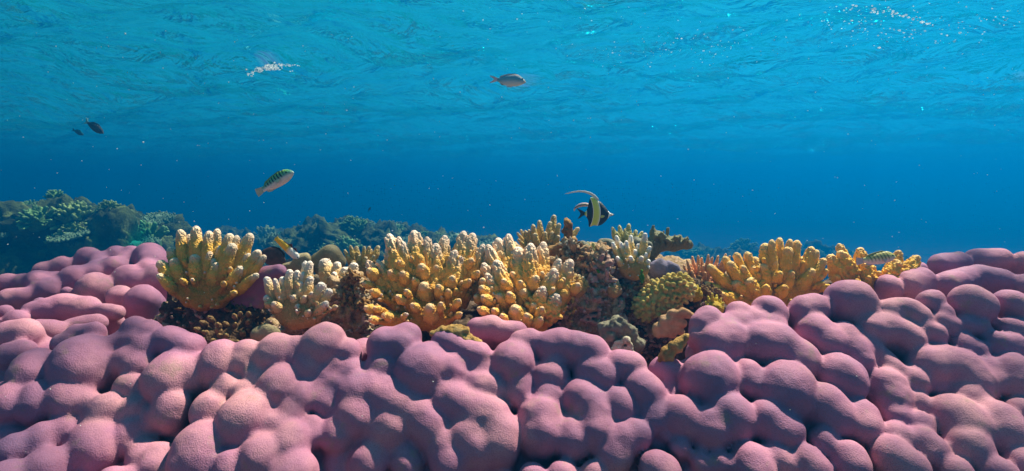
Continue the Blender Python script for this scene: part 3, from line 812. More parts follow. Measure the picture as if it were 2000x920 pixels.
# slab of tile-like nodules
def nodular_chunk():
    prims = pr(1.04, (1262,592,1330,562,22,24), (1285,600,1330,575,18,16), (1275,570,1320,552,14,14), (1256,604,1262,612,14))
    base = lump('nodule_coral', 'yellow chunk covered in tile-like nodules, wedged on the dark rock', 'coral', prims, M_NODULE, h=.003, k=.008, amp=.002, freq=60, group=DOMES)
    rs = random.Random(4)
    me = base.data
    v = [Vector(x.co) for x in me.vertices]; n = [Vector(x.normal) for x in me.vertices]
    pick = []
    for i in rs.sample(range(len(v)), len(v)):
        if n[i].y > .5: continue
        if all((v[i] - v[j]).length > .0085 for j in pick): pick.append(i)
        if len(pick) > 300: break
    pr2 = []
    for i in pick:
        r = rs.uniform(.0038, .0056)
        pr2.append((v[i] - n[i] * .002, v[i] + n[i] * rs.uniform(.002, .0045), r, r * .9))
    pts = np.array([p for q in pr2 for p in q[:2]])
    F = Field(pts.min(0) - .015, pts.max(0) + .015, .0022)
    for a, b, ra, rb in pr2: F.cone(a, b, ra, rb, .0012)
    vv, q = F.surface(0)
    m2 = np_mesh('nodule_crust', vv, q); m2.materials.append(M_NODULE)
    link('nodule_crust', m2, base)
nodular_chunk()

lump('finger_coral', 'salmon orange stubby finger coral low beside the right pink mound', 'coral',
     pr(.99, (1296,625,1308,645,10,11), (1308,622,1335,632,9,8), (1320,640,1330,648,8), (1283,640,1285,650,10), (1312,612,1340,614,8,7), (1334,606,1352,618,7,6), (1300,650,1312,652,9)), M_SALMON, h=.0025, k=.005, amp=.0012, freq=120, seed=8, group=DOMES)

def plate_coral():
    prims = []
    base = pr(.97, (1178,640,1205,632,12,16), (1205,632,1235,655,16,14), (1190,660,1240,668,20,18), (1228,640,1246,670,9,10), (1180,655,1190,680,12))
    o = lump('plate_coral', 'grey folded plate coral with a cream scaly edge at the foot of the dark rock', 'coral', base, M_PLATE, h=.0028, k=.004, amp=.006, freq=70, seed=9, group=DOMES)
    lump('scaly_edge', None, None, pr(.945, (1188,688,1205,676,6,6), (1205,676,1222,664,6,6), (1222,664,1234,676,6,5), (1210,684,1228,684,8,7), (1232,682,1236,692,6)), M_CREAM, h=.0025, k=.004, amp=.003, freq=110, seed=10, parent=o)
plate_coral()

def spiky_plate():
    rs = random.Random(3)
    D = 1.3
    prims = pr(D, (1272,500,1285,482,8,13), (1282,474,1318,476,15,15), (1318,476,1346,478,14,8), (1272,470,1285,462,9,12))
    for i in range(46):
        t = rs.random(); x = 1270 + 80 * t; y = 457 + 12 * t + rs.uniform(-2, 26 - 12 * t)
        r = rs.uniform(2.6, 4.6); d = D + rs.uniform(-.03, .01)
        a = P(x, y, d); b = P(x + rs.uniform(-3, 5), y - rs.uniform(3, 9), d - .008)
        prims.append((a, b, r * d / F_PX, r * .5 * d / F_PX))
    prims += pr(D, (1274,456,1276,441,5,2.5), (1303,455,1305,446,4,2.5))
    lump('spiky_coral', 'dark grey olive spiky coral jutting to the right behind the rock', 'coral', prims, M_GREY, h=.0028, k=.005, amp=.0015, freq=110, seed=11, group='branching corals')
spiky_plate()

def brown_knobs():
    rs = random.Random(8); D = 1.18; prims = []
    prims += pr(D, (1110,478,1108,445,8,7), (1105,485,1120,470,8))
    for i in range(34):
        y = rs.uniform(430, 484); w = 5 + (y - 428) * .26
        x = 1108 + rs.uniform(-w, w) * .9; r = rs.uniform(3, 5.5); d = D + rs.uniform(-.02, .01)
        prims.append((P(x, y, d), P(x, y - 2, d), r * d / F_PX, r * d / F_PX))
    lump('knobby_coral', 'dark brown warty knob standing beside the tan knobbly coral', 'coral', prims, M_BROWNKNOB, h=.0028, k=.003, amp=.0015, freq=120, seed=12, group='branching corals')
brown_knobs()

lump('green_alga', 'small blade of bright green alga on the dark rock pillar', 'alga', pr(1.03, (1253,528,1256,548,2.6,3.4), (1250,540,1254,552,2.5), (1165,527,1171,532,2.6)), M_GREENALGA, h=.0016, k=.002, amp=.001, freq=200)

# bare patches on the big pink coral
for prims in (pr(.875, (850,652,900,652,10,13), (900,657,940,670,13,8), (880,640,910,645,9)),
              pr(.853, (1292,702,1322,678,10,12), (1322,678,1342,658,11,8), (1300,690,1312,682,10)),
              pr(.86, (398,680,412,690,5,5), (420,692,432,697,4))):
    lump('dead_patch', None, None, prims, M_ALGAEROCK, h=.003, k=.006, amp=.0045, freq=80, seed=13, parent=front_coral)
# ------------------------------------------------------------------ reef mounds far behind
M_FARROCK = ramp_material('far_reef_rock', [(.35, (.015, .03, .010)), (.52, (.06, .10, .03)), (.70, (.20, .28, .08))], 3.0, bump=.08, bscale=9)
M_FARCORAL = [branch_material('far_coral_' + n, lo, mi, ti, .4, .95, 30) for n, lo, mi, ti in
              (('green', (.02, .05, .01), (.10, .26, .07), (.34, .62, .24)), ('olive', (.03, .05, .01), (.14, .25, .06), (.42, .62, .24)), ('teal', (.015, .04, .02), (.08, .18, .10), (.30, .48, .30)))]

def clump_mesh(kind, seed):
    rs = np.random.default_rng(seed)
    F = Field((-1.25, -1.25, -.3), (1.25, 1.25, 1.3), .038)
    if kind == 'bush':
        F.cone((0, 0, 0), (0, 0, .2), .55, .45, 0)
        for i in range(90):
            th = rs.uniform(0, 6.283); ph = rs.uniform(.0, 1.35)
            d = np.array([math.cos(th) * math.sin(ph), math.sin(th) * math.sin(ph), math.cos(ph) * .85])
            F.cone(d * .35, d * rs.uniform(.8, 1.08), .09, .06, .03)
    elif kind == 'table':
        F.cone((0, 0, -.2), (0, 0, .35), .30, .30, 0)
        for i in range(150):
            th = rs.uniform(0, 6.283); r = 1.05 * math.sqrt(rs.random())
            p = np.array([r * math.cos(th), r * math.sin(th), .38])
            F.cone(p * (.75, .75, 1), p, .09, .09, .04); F.cone(p, p + np.array([rs.uniform(-.05, .05), rs.uniform(-.05, .05), rs.uniform(.10, .22)]), .055, .035, .02)
    else:
        F.cone((0, 0, 0), (0, 0, .1), .8, .75, 0)
        for i in range(46):
            th = rs.uniform(0, 6.283); ph = rs.uniform(0, 1.5)
            d = np.array([math.cos(th) * math.sin(ph), math.sin(th) * math.sin(ph), math.cos(ph)])
            F.cone(d * .68, d * .72, rs.uniform(.12, .24), .1, .06)
    v, q = F.surface(0)
    rad = np.clip(np.linalg.norm(v * (1, 1, 1.1), axis=1) - .35, 0, 1) / .75 if kind != 'table' else np.clip(v[:, 2] - .2, 0, .45) / .45
    return np_mesh('coral_clump', v, q, attrs={'tip': np.clip(rad, 0, 1)})
CLUMPS = []
for i, kd in enumerate(('bush', 'bush', 'table', 'bush', 'bush', 'table')):
    me = clump_mesh(kd, 50 + i); me.materials.append(M_FARCORAL[i % 3]); CLUMPS.append((kd, me))

def far_mound(label, D, outline, depth_m, n, seed, csize, floor_drop=1.6):
    """outline: top edge of the mound as the photograph shows it [(px, py)]"""
    rs = random.Random(seed)
    xs = [o[0] for o in outline]; ys = [o[1] for o in outline]
    c0 = P(sum(xs) / len(xs), 600, D); 
    root = empty('reef_mound', (c0.x, c0.y, c0.z)); tag(root, label, 'reef', 'reef mounds fading into the blue water')
    prims = []
    s = D / F_PX
    for x in np.arange(min(xs), max(xs) + 1, 22):
        y = float(np.interp(x, xs, ys))
        for j in range(4):
            d = D + depth_m * j / 3.0 * (1 if j else 0)
            top = P(x, y, D); r = rs.uniform(.26, .40) * csize * 1.6
            a = Vector((top.x * (1 + .15 * j / 3), D + depth_m * (j / 3.0), top.z - r - csize * .30 - rs.uniform(0, .1) * csize))
            prims.append((a, a + Vector((0, 0, -floor_drop)), r, r * 1.9))
            if j == 0:
                f = a + Vector((rs.uniform(-.1, .1), -r * rs.uniform(.5, 1.1), -rs.uniform(.15, .5) * floor_drop * .5))
                prims.append((f, f + Vector((0, -.1, -floor_drop)), r * .8, r * 1.6))
    pts = np.array([p for q in prims for p in q[:2]]); rr = max(q[3] for q in prims)
    lo = pts.min(0) - rr; hi = pts.max(0) + rr
    lo[2] = max(lo[2], P(0, 700, D).z - .3)
    F = Field(lo, hi, max((hi - lo).max() / 190, .025))
    for a, b, ra, rb in prims: F.cone(a, b, ra, rb, .12)
    v, q = F.surface(1)
    nn = vert_normals(v, q)
    v += nn * (csize * .34 * fbm(v, 1.6 / csize, 5, seed, .6))[:, None]
    me = np_mesh('mound_rock', v - np.array(c0), q); me.materials.append(M_FARROCK)
    link('mound_rock', me, root)
    nn = vert_normals(v, q)
    cand = [i for i in rs.sample(range(len(v)), len(v)) if (nn[i][2] > .15 and nn[i][1] < .5) or nn[i][1] < -.4]
    got = []
    for i in cand:
        p = Vector(v[i]); sz = csize * rs.uniform(.22, .60)
        if any((p - g[0]).length < (sz + g[1]) * .48 for g in got): continue
        got.append((p, sz))
        kd, mesh = rs.choice(CLUMPS)
        o = link('coral_clump', mesh, root)
        up = Vector((nn[i][0] * .5, nn[i][1] * .5, max(nn[i][2], .2) + .5)).normalized()
        if kd == 'table': up = Vector((rs.uniform(-.15, .15), -.25, 1)).normalized()
        o.rotation_mode = 'QUATERNION'
        o.rotation_quaternion = up.to_track_quat('Z', 'Y') @ Quaternion((0, 0, 1), rs.uniform(0, 6.28))
        o.location = p - c0 - up * sz * .15
        o.scale = (sz, sz, sz * rs.uniform(.8, 1.15))
        if len(got) >= n: break
    return root

far_mound('dark green reef mound at the far left edge, crowded with small corals', 5.8, [(-220,400),(-60,392),(0,390),(50,388),(110,396),(160,402),(205,402),(235,412),(255,430),(272,455),(282,490),(290,520)], 1.5, 100, 3, .44)
far_mound('blue green reef mound with table corals behind the brown fish', 7.6, [(520,505),(535,470),(560,445),(600,432),(640,424),(690,420),(720,432),(760,436),(800,445),(850,456),(880,462),(920,470),(960,480),(985,492)], 1.6, 100, 5, .48)
far_mound('faint blue reef mound between the left and middle reefs', 12.5, [(330,470),(370,455),(420,447),(480,450),(530,462),(570,475)], 2.0, 30, 7, .8)
far_mound('faint blue reef rubble low on the horizon behind the broad yellow coral', 11.0, [(1320,502),(1360,496),(1400,488),(1440,492),(1500,500),(1560,492),(1620,488),(1660,494),(1700,504),(1740,512)], 2.0, 50, 9, .6)
# ------------------------------------------------------------------ fish
def fish_paint(name, build, rough=.45, spec=.4):
    m, nt, out = new_mat(name); N = NT(nt)
    t = N.n('TexCoord'); s = N.n('SeparateXYZ'); N.l(t.outputs['Object'], s.inputs[0])
    c = build(N, s.outputs[0], s.outputs[1], s.outputs[2], t.outputs['Object'])
    nb = N.bump(N.voro(t.outputs['Object'], 38), .25, .02)
    p = N.principled(c, rough, nb, spec); N.l(p.outputs[0], out.inputs['Surface'])
    return m
def flat_paint(name, colr, rough=.5):
    m, nt, out = new_mat(name); N = NT(nt)
    n = N.noise(N.obj(), 12, 3)
    c = N.mix(N.ramp(n, [(.3, 0.0), (.7, .5)]), colr, tuple(x * .6 for x in colr))
    p = N.principled(c, rough, None, .4); N.l(p.outputs[0], out.inputs['Surface'])
    return m
M_EYE = flat_paint('fish_eye', (.01, .01, .012), .15)
M_EYERING = flat_paint('fish_eye_ring', (.55, .50, .38), .3)

def loft_body(prof, seg=20):
    """prof: (x, top, bottom, half thickness) from tail to snout, in body lengths"""
    xs = np.array([p[0] for p in prof]); n = 44
    X = xs[0] + (xs[-1] - xs[0]) * (0.5 - 0.5 * np.cos(np.linspace(0, math.pi, n)))
    T, B, W = (np.interp(X, xs, [p[i] for p in prof]) for i in (1, 2, 3))
    for A in (T, B, W):
        A[1:-1] = .25 * A[:-2] + .5 * A[1:-1] + .25 * A[2:]
    v = []; q = []
    for i in range(n):
        c, h = (T[i] + B[i]) / 2, max((T[i] - B[i]) / 2, .002)
        for k in range(seg):
            th = 2 * math.pi * k / seg
            st, ct = math.sin(th), math.cos(th)
            v.append((X[i], W[i] * ct * (1 - .25 * st * st), c + h * st))
    for i in range(n - 1):
        for k in range(seg):
            k2 = (k + 1) % seg
            q.append((i * seg + k, i * seg + k2, (i + 1) * seg + k2, (i + 1) * seg + k))
    tris = []
    for e, base, fl in ((0, 0, 1), (n - 1, (n - 1) * seg, 0)):
        v.append((X[e], 0, (T[e] + B[e]) / 2)); ci = len(v) - 1
        for k in range(seg):
            a, b = base + k, base + (k + 1) % seg
            tris.append((ci, b, a) if fl else (ci, a, b))
    return np_mesh('body', np.array(v), np.array(q), tris=np.array(tris))

def fin_mesh(pts, th=.008, y=0.0, splay=0.0):
    """thin solid fin from an outline of (x, z); thickness th; splay leans it outward with distance from its first point"""
    bm = bmesh.new()
    x0, z0 = pts[0]
    def Y(x, z): return y + splay * math.hypot(x - x0, z - z0)
    f = [bm.verts.new((x, Y(x, z) + th / 2, z)) for x, z in pts]
    g = [bm.verts.new((x, Y(x, z) - th / 2, z)) for x, z in pts]
    bm.faces.new(f); bm.faces.new(g[::-1]); n = len(pts)
    for i in range(n):
        j = (i + 1) % n; bm.faces.new((f[j], f[i], g[i], g[j]))
    bmesh.ops.recalc_face_normals(bm, faces=bm.faces)
    bmesh.ops.triangulate(bm, faces=[q for q in bm.faces if len(q.verts) > 4])
    me = bpy.data.meshes.new('fin'); bm.to_mesh(me); bm.free()
    return me

def eye(parent, x, z, y, r):
    for s in (1, -1):
        bm = bmesh.new(); bmesh.ops.create_uvsphere(bm, u_segments=14, v_segments=10, radius=r)
        bmesh.ops.scale(bm, vec=(1, .45, 1), verts=bm.verts)
        me = bpy.data.meshes.new('eye'); bm.to_mesh(me); bm.free(); me.materials.append(M_EYE)
        for p in me.polygons: p.use_smooth = True
        e = link('eye', me, parent); e.location = (x, s * y, z)

def fish(label, px, py, D, length_px, angle, prof, body_mat, fins, eye_at=None, yaw=0, flip=False, name='fish', group=None):
    """px, py: where the middle of the body is; angle: nose-up tilt in degrees; flip: the nose points left"""
    L = length_px * D / F_PX
    root = empty(name, P(px, py, D)); tag(root, label, 'fish', group)
    root.rotation_mode = 'XYZ'
    root.rotation_euler = Matrix.Rotation(R(180 if flip else 0) + R(yaw), 3, 'Z').to_euler()
    root.rotation_euler = (Matrix.Rotation(R(180 if flip else 0) + R(yaw), 3, 'Z') @ Matrix.Rotation(R(-angle), 3, 'Y')).to_euler()
    root.scale = (L, L, L)
    b = loft_body(prof); b.materials.append(body_mat); link('body', b, root)
    for fname, pts, mat, kw in fins:
        me = fin_mesh(pts, **kw); me.materials.append(mat); link(fname, me, root)
    if eye_at: eye(root, *eye_at)
    return root

# --- banded fish with a long trailing dorsal streamer
M_BLACK = flat_paint('fish_black', (.008, .009, .012)); M_CREAMFIN = flat_paint('fish_cream', (.75, .74, .68)); M_YELLOWFIN = flat_paint('fish_yellow', (.62, .60, .10))
def idol(N, x, y, z, o):
    xs = N.math('ADD', x, N.math('MULTIPLY', N.math('MULTIPLY', z, z), .42))
    xs = N.math('MULTIPLY_ADD', xs, .909, .5)
    return N.ramp(xs, [(.0, (.60, .60, .08)), (.085, (.75, .75, .12)), (.095, (.95, .95, .92)), (.108, (.006, .008, .012)), (.290, (.95, .95, .92)), (.308, (.72, .78, .08)), (.44, (.80, .84, .20)),
                       (.485, (.90, .96, .96)), (.512, (.006, .008, .012)), (.742, (.006, .008, .012)), (.755, (.95, .95, .92)), (.83, (.66, .62, .52)), (.86, (.50, .25, .08)), (.885, (.80, .80, .76)), (.91, (.006, .008, .012))], 'CONSTANT')
M_IDOL = fish_paint('banded_fish_skin', idol)
ip = [(-.5, .03, -.045, .025), (-.44, .10, -.10, .04), (-.39, .22, -.17, .055), (-.33, .36, -.25, .065), (-.27, .47, -.47, .07), (-.2, .56, -.43, .085), (-.1, .53, -.38, .105), (.0, .47, -.40, .12), (.1, .40, -.39, .13),
      (.17, .30, -.33, .13), (.24, .20, -.25, .115), (.30, .10, -.14, .095), (.345, .055, -.06, .07), (.40, .03, -.045, .05), (.46, .012, -.032, .035), (.5, -.005, -.02, .015)]
def streamer():
    # the long filament rises from the back and sweeps behind the fish
    pts = [(-.08, .46), (-.15, .535), (-.22, .605), (-.31, .66), (-.42, .705), (-.55, .735), (-.75, .735), (-.95, .70), (-1.10, .655), (-1.19, .64)]
    bm = bmesh.new(); rings = []
    for i, (x, z) in enumerate(pts):
        r = .050 * (1 - i / (len(pts) - 1)) ** .8 + .006
        a = Vector(pts[min(i + 1, len(pts) - 1)]) - Vector(pts[max(i - 1, 0)]); a.normalize(); nx, nz = -a.y, a.x
        rings.append([bm.verts.new((x + nx * r * math.cos(t), .35 * r * math.sin(t), z + nz * r * math.cos(t))) for t in np.linspace(0, 2 * math.pi, 9)[:-1]])
    for i in range(len(rings) - 1):
        for k in range(8): bm.faces.new((rings[i][k], rings[i][(k + 1) % 8], rings[i + 1][(k + 1) % 8], rings[i + 1][k]))
    bm.faces.new(rings[0]); bm.faces.new(rings[-1][::-1])
    bmesh.ops.recalc_face_normals(bm, faces=bm.faces)
    me = bpy.data.meshes.new('streamer'); bm.to_mesh(me); bm.free()
    for p in me.polygons: p.use_smooth = True
    me.materials.append(M_CREAMFIN); return me
f = fish('black white and yellow banded fish with a long trailing fin above the corals', 1171, 418, 1.55, 58, -2, ip, M_IDOL,
     [('tail_fin', [(-.48, .04), (-.56, .08), (-.76, .17), (-.78, .16), (-.67, .04), (-.64, -.02), (-.66, -.07), (-.73, -.18), (-.70, -.19), (-.57, -.09), (-.48, -.05)], M_BLACK, dict(th=.02)),
      ('pectoral_fin', [(.16, -.05), (.05, -.02), (.0, -.08), (.03, -.13), (.12, -.10)], M_YELLOWFIN, dict(th=.008, y=-.135, splay=-.3))],
     (.29, .045, .088, .026))
for ch in f.children:
    if ch.name.startswith('body'):
        for vt in ch.data.vertices: vt.co.x -= .42 * vt.co.z ** 2        # back and belly fins sweep backwards
link('streamer', streamer(), f)

# --- small curved striped fish keeping close behind it
def pinkstripe(N, x, y, z, o):
    zz = N.math('SUBTRACT', z, N.math('MULTIPLY', N.math('MULTIPLY', x, x), -.55))
    zz = N.math('MULTIPLY_ADD', zz, 2.2, .5)
    return N.ramp(zz, [(.0, (.80, .60, .58)), (.48, (.72, .52, .52)), (.56, (.015, .01, .015)), (.66, (.88, .72, .68)), (.86, (.80, .50, .45)), (.92, (.05, .03, .04))])
M_PINKSTRIPE = fish_paint('pink_striped_skin', pinkstripe)
pp = [(-.5, -.10, -.17, .02), (-.4, -.01, -.16, .04), (-.25, .09, -.11, .06), (-.05, .145, -.075, .075), (.15, .135, -.075, .075), (.3, .085, -.085, .06), (.43, .0, -.10, .04), (.5, -.06, -.10, .012)]
fish('small curved pink fish with a dark stripe close behind the banded fish', 1139, 401, 1.58, 36, 4, pp, M_PINKSTRIPE,
     [('tail_fin', [(-.47, -.10), (-.53, -.18), (-.52, -.30), (-.46, -.26), (-.42, -.18)], flat_paint('pink_fin', (.78, .55, .52)), dict(th=.02))], (.40, -.03, .04, .02))

# --- pale fish near the surface
def chromis(N, x, y, z, o):
    zz = N.math('ADD', N.math('MULTIPLY_ADD', z, 2.2, .5), N.math('MULTIPLY', N.math('MULTIPLY', x, x), .55))
    c = N.ramp(zz, [(.0, (.95, .88, .78)), (.30, (.62, .70, .68)), (.50, (.22, .46, .52)), (.80, (.12, .32, .42)), (.86, (.35, .22, .24)), (.90, (.98, .84, .78))])
    return N.mix(N.ramp(x, [(.40, 0.0), (.46, .9)]), c, (.88, .72, .58))
M_CHROMIS = fish_paint('pale_fish_skin', chromis)
cp = [(-.5, .045, -.05, .025), (-.42, .07, -.10, .045), (-.3, .12, -.17, .07), (-.12, .17, -.215, .095), (.08, .19, -.23, .11), (.22, .18, -.21, .11), (.34, .12, -.17, .095), (.44, .02, -.12, .065), (.5, -.055, -.085, .02)]
M_PINKFIN = flat_paint('rosy_fin', (.80, .58, .55)); M_WHITEFIN = flat_paint('white_fin', (.88, .84, .76))
fish('pale blue grey fish with a pinkish back edge high in the water', 999, 156, 1.7, 55, -1, cp, M_CHROMIS,
     [('tail_fin', [(-.48, .05), (-.55, .085), (-.74, .14), (-.76, .12), (-.60, .005), (-.75, -.10), (-.73, -.12), (-.55, -.07), (-.48, -.05)], M_PINKFIN, dict(th=.018)),
      ('dorsal_fin', [(.26, .165), (.12, .215), (-.1, .205), (-.28, .16), (-.40, .115), (-.40, .07), (-.2, .10), (.1, .15)], M_PINKFIN, dict(th=.02)),
      ('pelvic_fin', [(.0, -.215), (-.20, -.225), (-.12, -.26), (.02, -.255)], M_WHITEFIN, dict(th=.02)),
      ('anal_fin', [(-.2, -.19), (-.38, -.13), (-.42, -.12), (-.34, -.19)], flat_paint('grey_fin', (.30, .38, .40)), dict(th=.015))],
     (.375, .02, .080, .030))

# --- striped wrasses
def sixbar(pale):
    def f(N, x, y, z, o):
        w = N.math('ADD', x, N.math('MULTIPLY', z, .35))
        bars = N.math('SINE', N.math('MULTIPLY', w, 68.0 if not pale else 62.0))
        bars = N.ramp(N.math('MULTIPLY_ADD', bars, .5, .5), [(.52, 0.0), (.68, 1.0)])
        zz = N.math('MULTIPLY_ADD', z, 2.6, .5)
        if pale:
            base = N.ramp(zz, [(.1, (.80, .80, .68)), (.40, (.66, .70, .52)), (.62, (.60, .62, .22)), (.85, (.66, .58, .14))])
            top = N.ramp(zz, [(.30, 0.0), (.55, .75)]); dark = (.10, .10, .03)
        else:
            base = N.ramp(zz, [(.12, (.92, .82, .76)), (.40, (.78, .80, .74)), (.55, (.16, .46, .34)), (.80, (.18, .52, .12)), (.9, (.42, .62, .08))])
            top = N.ramp(zz, [(.44, 0.0), (.56, 1.0)]); dark = (.004, .005, .004)
        rng_ = N.math('MULTIPLY', N.ramp(x, [(.0, 1.0), (.24, 1.0), (.30, 0.0)]), N.ramp(N.math('MULTIPLY_ADD', x, 1.0, .5), [(.10, 0.0), (.16, 1.0)]))
        return N.mix(N.math('MULTIPLY', N.math('MULTIPLY', bars, top), rng_), base, dark)
    return f
M_SIXBAR = fish_paint('barred_green_skin', sixbar(False)); M_SIXPALE = fish_paint('barred_pale_skin', sixbar(True))
wp = [(-.5, .075, -.065, .025), (-.40, .085, -.08, .045), (-.28, .12, -.125, .065), (-.10, .165, -.155, .09), (.10, .19, -.165, .105), (.26, .18, -.15, .105), (.38, .13, -.115, .085), (.46, .065, -.07, .055), (.5, .01, -.03, .02)]
def wrasse(label, px, py, D, L, ang, mat, tailc, finc, yaw=0):
    mt = flat_paint('tail_skin', tailc); mf = flat_paint('fin_skin', finc)
    return fish(label, px, py, D, L, ang, wp, mat,
         [('tail_fin', [(-.47, .07), (-.56, .085), (-.70, .115), (-.715, .0), (-.70, -.105), (-.56, -.08), (-.47, -.065)], mt, dict(th=.014)),
          ('dorsal_fin', [(.24, .17), (.1, .215), (-.15, .19), (-.36, .145), (-.42, .085), (-.2, .12), (.1, .17)], mf, dict(th=.012)),
          ('anal_fin', [(-.02, -.15), (-.3, -.155), (-.40, -.12), (-.40, -.07), (-.1, -.13)], mt, dict(th=.012)),
          ('pectoral_fin', [(.17, -.02), (.03, .0), (.01, -.06), (.06, -.10)], mt, dict(th=.006, y=-.10, splay=-.35))],
         (.36, .055, .088, .022), yaw=yaw, group='striped fish')
wrasse('green backed fish with black bars and white belly swimming in open blue water', 543, 353, 1.35, 76, 27, M_SIXBAR, (.62, .62, .40), (.16, .36, .06), -12)
wrasse('pale olive striped fish hovering in front of the rightmost yellow coral', 1717, 505, 1.02, 70, 6, M_SIXPALE, (.50, .52, .46), (.42, .42, .10), 8)

# --- brown fish and the yellow and white one, half hidden behind corals on the left
def brownf(N, x, y, z, o):
    return N.ramp(N.noise(o, 5, 4), [(.3, (.06, .028, .02)), (.7, (.14, .065, .045))])
M_BROWNFISH = fish_paint('brown_fish_skin', brownf)
bp = [(-.5, .05, -.05, .03), (-.42, .14, -.14, .05), (-.25, .30, -.29, .09), (.0, .38, -.36, .12), (.22, .33, -.31, .12), (.4, .17, -.17, .09), (.5, .0, -.04, .03)]
fish('dark brown oval fish half hidden behind the leftmost golden coral', 533, 502, 1.32, 52, 20, bp, M_BROWNFISH,
     [('tail_fin', [(-.48, .05), (-.58, .12), (-.68, .22), (-.62, .0), (-.68, -.22), (-.58, -.12), (-.48, -.05)], flat_paint('slate_fin', (.12, .22, .30)), dict(th=.02)),
      ('dorsal_fin', [(.3, .25), (.1, .40), (-.15, .42), (-.38, .30), (-.42, .14), (-.2, .30), (.1, .35)], M_BLACK, dict(th=.02))], (.40, .06, .09, .03), flip=True)
def yelwhite(N, x, y, z, o):
    return N.ramp(N.math('MULTIPLY_ADD', x, 1.0, .5), [(.46, (.92, .52, .0)), (.58, (.90, .86, .80))])
M_YELWHITE = fish_paint('yellow_white_skin', yelwhite)
yp = [(-.5, .055, -.075, .03), (-.4, .09, -.09, .04), (-.2, .11, -.11, .06), (.05, .13, -.13, .08), (.3, .13, -.13, .08), (.44, .08, -.08, .06), (.5, .01, -.02, .02)]
fish('slender yellow and white fish diving behind the pale brown domes', 563, 487, 1.16, 60, -43, yp, M_YELWHITE,
     [('dorsal_fin', [(.3, .12), (.16, .20), (.06, .13), (-.02, .22), (-.12, .13), (-.3, .12), (-.1, .08), (.1, .10)], flat_paint('maroon_fin', (.09, .015, .012)), dict(th=.02)),
      ('tail_fin', [(-.47, .06), (-.54, .09), (-.56, .0), (-.54, -.09), (-.47, -.07)], flat_paint('lemon_fin', (.85, .66, .02)), dict(th=.02))], (.42, .03, .06, .02))

# --- far off dark fish
def darkf(N, x, y, z, o):
    return N.ramp(N.noise(o, 4, 3), [(.3, (.02, .03, .035)), (.7, (.06, .08, .085))])
M_DARKFISH = fish_paint('dark_fish_skin', darkf)
dp = [(-.5, .05, -.05, .03), (-.35, .12, -.12, .06), (-.1, .20, -.20, .1), (.15, .21, -.2, .11), (.36, .13, -.13, .09), (.5, .0, -.03, .02)]
M_TEALFIN = flat_paint('pale_teal_fin', (.25, .60, .55)); M_DARKFIN = flat_paint('dark_fin', (.03, .045, .05))
def darkfish(label, px, py, D, L, ang, tail, flip=False, yaw=0):
    fish(label, px, py, D, L, ang, dp, M_DARKFISH,
         [('tail_fin', [(-.48, .05), (-.58, .12), (-.70, .2), (-.60, .0), (-.68, -.18), (-.58, -.11), (-.48, -.05)], tail, dict(th=.02)),
          ('dorsal_fin', [(.25, .17), (.05, .26), (-.25, .22), (-.38, .12), (-.1, .18)], M_DARKFIN, dict(th=.02))], (.36, .04, .09, .03), flip=flip, group='dark fish in the distance', yaw=yaw)
darkfish('dark fish with a pale tail tip nosing downward at the far left', 187, 250, 3.2, 36, -34, M_TEALFIN)
darkfish('faint smaller dark fish just behind and below the far left dark fish', 154, 259, 5.0, 20, -25, M_DARKFIN)
darkfish('tiny dark fish far off above the middle reef mound', 722, 408, 6.5, 9, 60, M_DARKFIN)

# ------------------------------------------------------------------ drifting specks, bubble-like white blobs added under the waves for sun glitter
def specks(name, pts, mat, label=None):
    ico = bmesh.new(); bmesh.ops.create_icosphere(ico, subdivisions=1, radius=1.0)
    bv = np.array([v.co[:] for v in ico.verts]); bf = np.array([[v.index for v in f.verts] for f in ico.faces]); ico.free()
    V, T = [], []
    for i, (p, r, sq) in enumerate(pts):
        V.append(bv * np.array([r * sq, r, r]) + np.array(p)); T.append(bf + i * len(bv))
    me = np_mesh(name, np.concatenate(V), None, tris=np.concatenate(T)); me.materials.append(mat)
    o = link(name, me); tag(o, label, None, None, 'stuff'); return o
m, nt, out = new_mat('white_speck'); N = NT(nt)
p = N.principled((.80, .82, .80), .6, None, .3); N.l(p.outputs[0], out.inputs['Surface']); M_SPECK = m
m, nt, out = new_mat('glint_bubble_white'); N = NT(nt)
p = N.principled((.92, .95, .95), .12, None, .8)
tl_ = N.n('BsdfTranslucent'); tl_.inputs['Color'].default_value = (.9, .95, .95, 1)
mx_ = N.n('MixShader'); mx_.inputs[0].default_value = .85; N.l(p.outputs[0], mx_.inputs[1]); N.l(tl_.outputs[0], mx_.inputs[2])
N.l(mx_.outputs[0], out.inputs['Surface']); M_GLINT_BUBBLE = m
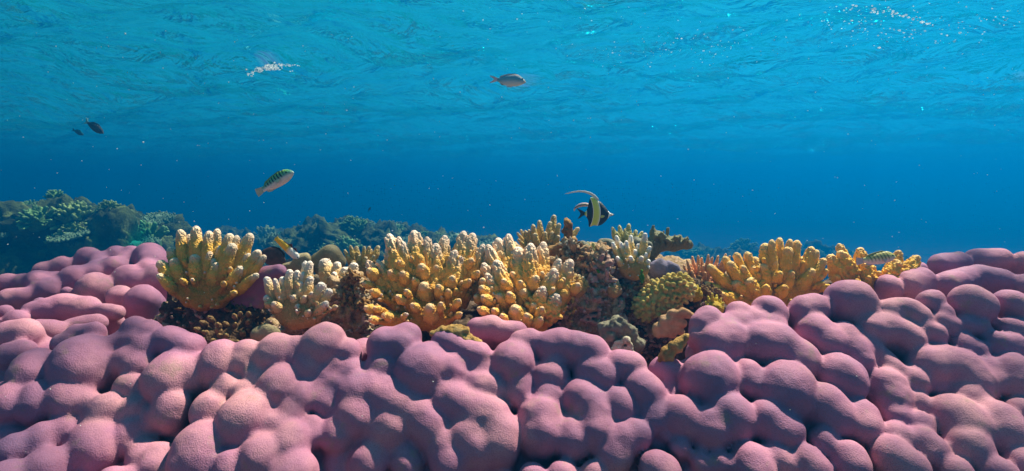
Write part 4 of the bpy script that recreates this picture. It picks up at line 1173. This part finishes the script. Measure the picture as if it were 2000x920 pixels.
rs = random.Random(77)
pts = []
for i in range(420):
    D = .45 + 3.2 * rs.random() ** 1.3
    x, y = rs.uniform(0, 2000), rs.uniform(60, 560) if rs.random() < .85 else rs.uniform(560, 900)
    if y > 560 and D > .62: D = rs.uniform(.40, .60)
    pts.append((P(x, y, D), rs.choice((.38, .5, .55, .65, .9)) * D / F_PX * (1.6 if rs.random() < .06 else 1), rs.uniform(.8, 1.6)))
specks('marine_snow', pts, M_SPECK)
def surf_D(py): return SURF / max(.02, math.tan(math.atan((460 - py) / F_PX) - PITCH))
pts = []
def glint_bubbles(n, cx, cy, sx, sy, rot, rmin, rmax, arc=0.0, dz=(.02, .35)):  # white blobs stand in for sun sparkle and highlights on the waves
    for i in range(n):
        a, b = rs.gauss(0, 1), rs.gauss(0, 1)
        x = cx + a * sx * math.cos(rot) - b * sy * math.sin(rot); y = cy + a * sx * math.sin(rot) + b * sy * math.cos(rot) + arc * a * a
        D = min(12, surf_D(y)) * rs.uniform(1 - dz[1], 1 - dz[0])
        pts.append((P(x, y, D), rs.uniform(rmin, rmax) * (1.8 if rs.random() < .12 else 1) * D / F_PX, rs.uniform(1.0, 2.2)))
glint_bubbles(60, 1725, 20, 55, 4, .18, .9, 2.0, 4)
glint_bubbles(70, 1770, 55, 70, 30, .2, .5, 1.4)
glint_bubbles(50, 1900, 45, 60, 18, -.1, .5, 1.3)
glint_bubbles(60, 1660, 50, 60, 25, .1, .4, 1.1)
glint_bubbles(70, 1380, 85, 70, 22, .1, .35, .9)
glint_bubbles(50, 1240, 100, 60, 25, .1, .3, .8)
glint_bubbles(40, 1120, 20, 120, 25, 0, .3, .8)
glint_bubbles(90, 525, 131, 17, 3.0, -.12, .8, 1.9, 1.8, (.02, .05))
glint_bubbles(24, 555, 127, 14, 1.5, .0, .6, 1.2, .5, (.02, .05))
glint_bubbles(22, 549, 176, 9, 1.5, .45, .6, 1.3, 0, (.02, .05))
specks('glint_bubbles', pts, M_GLINT_BUBBLE)
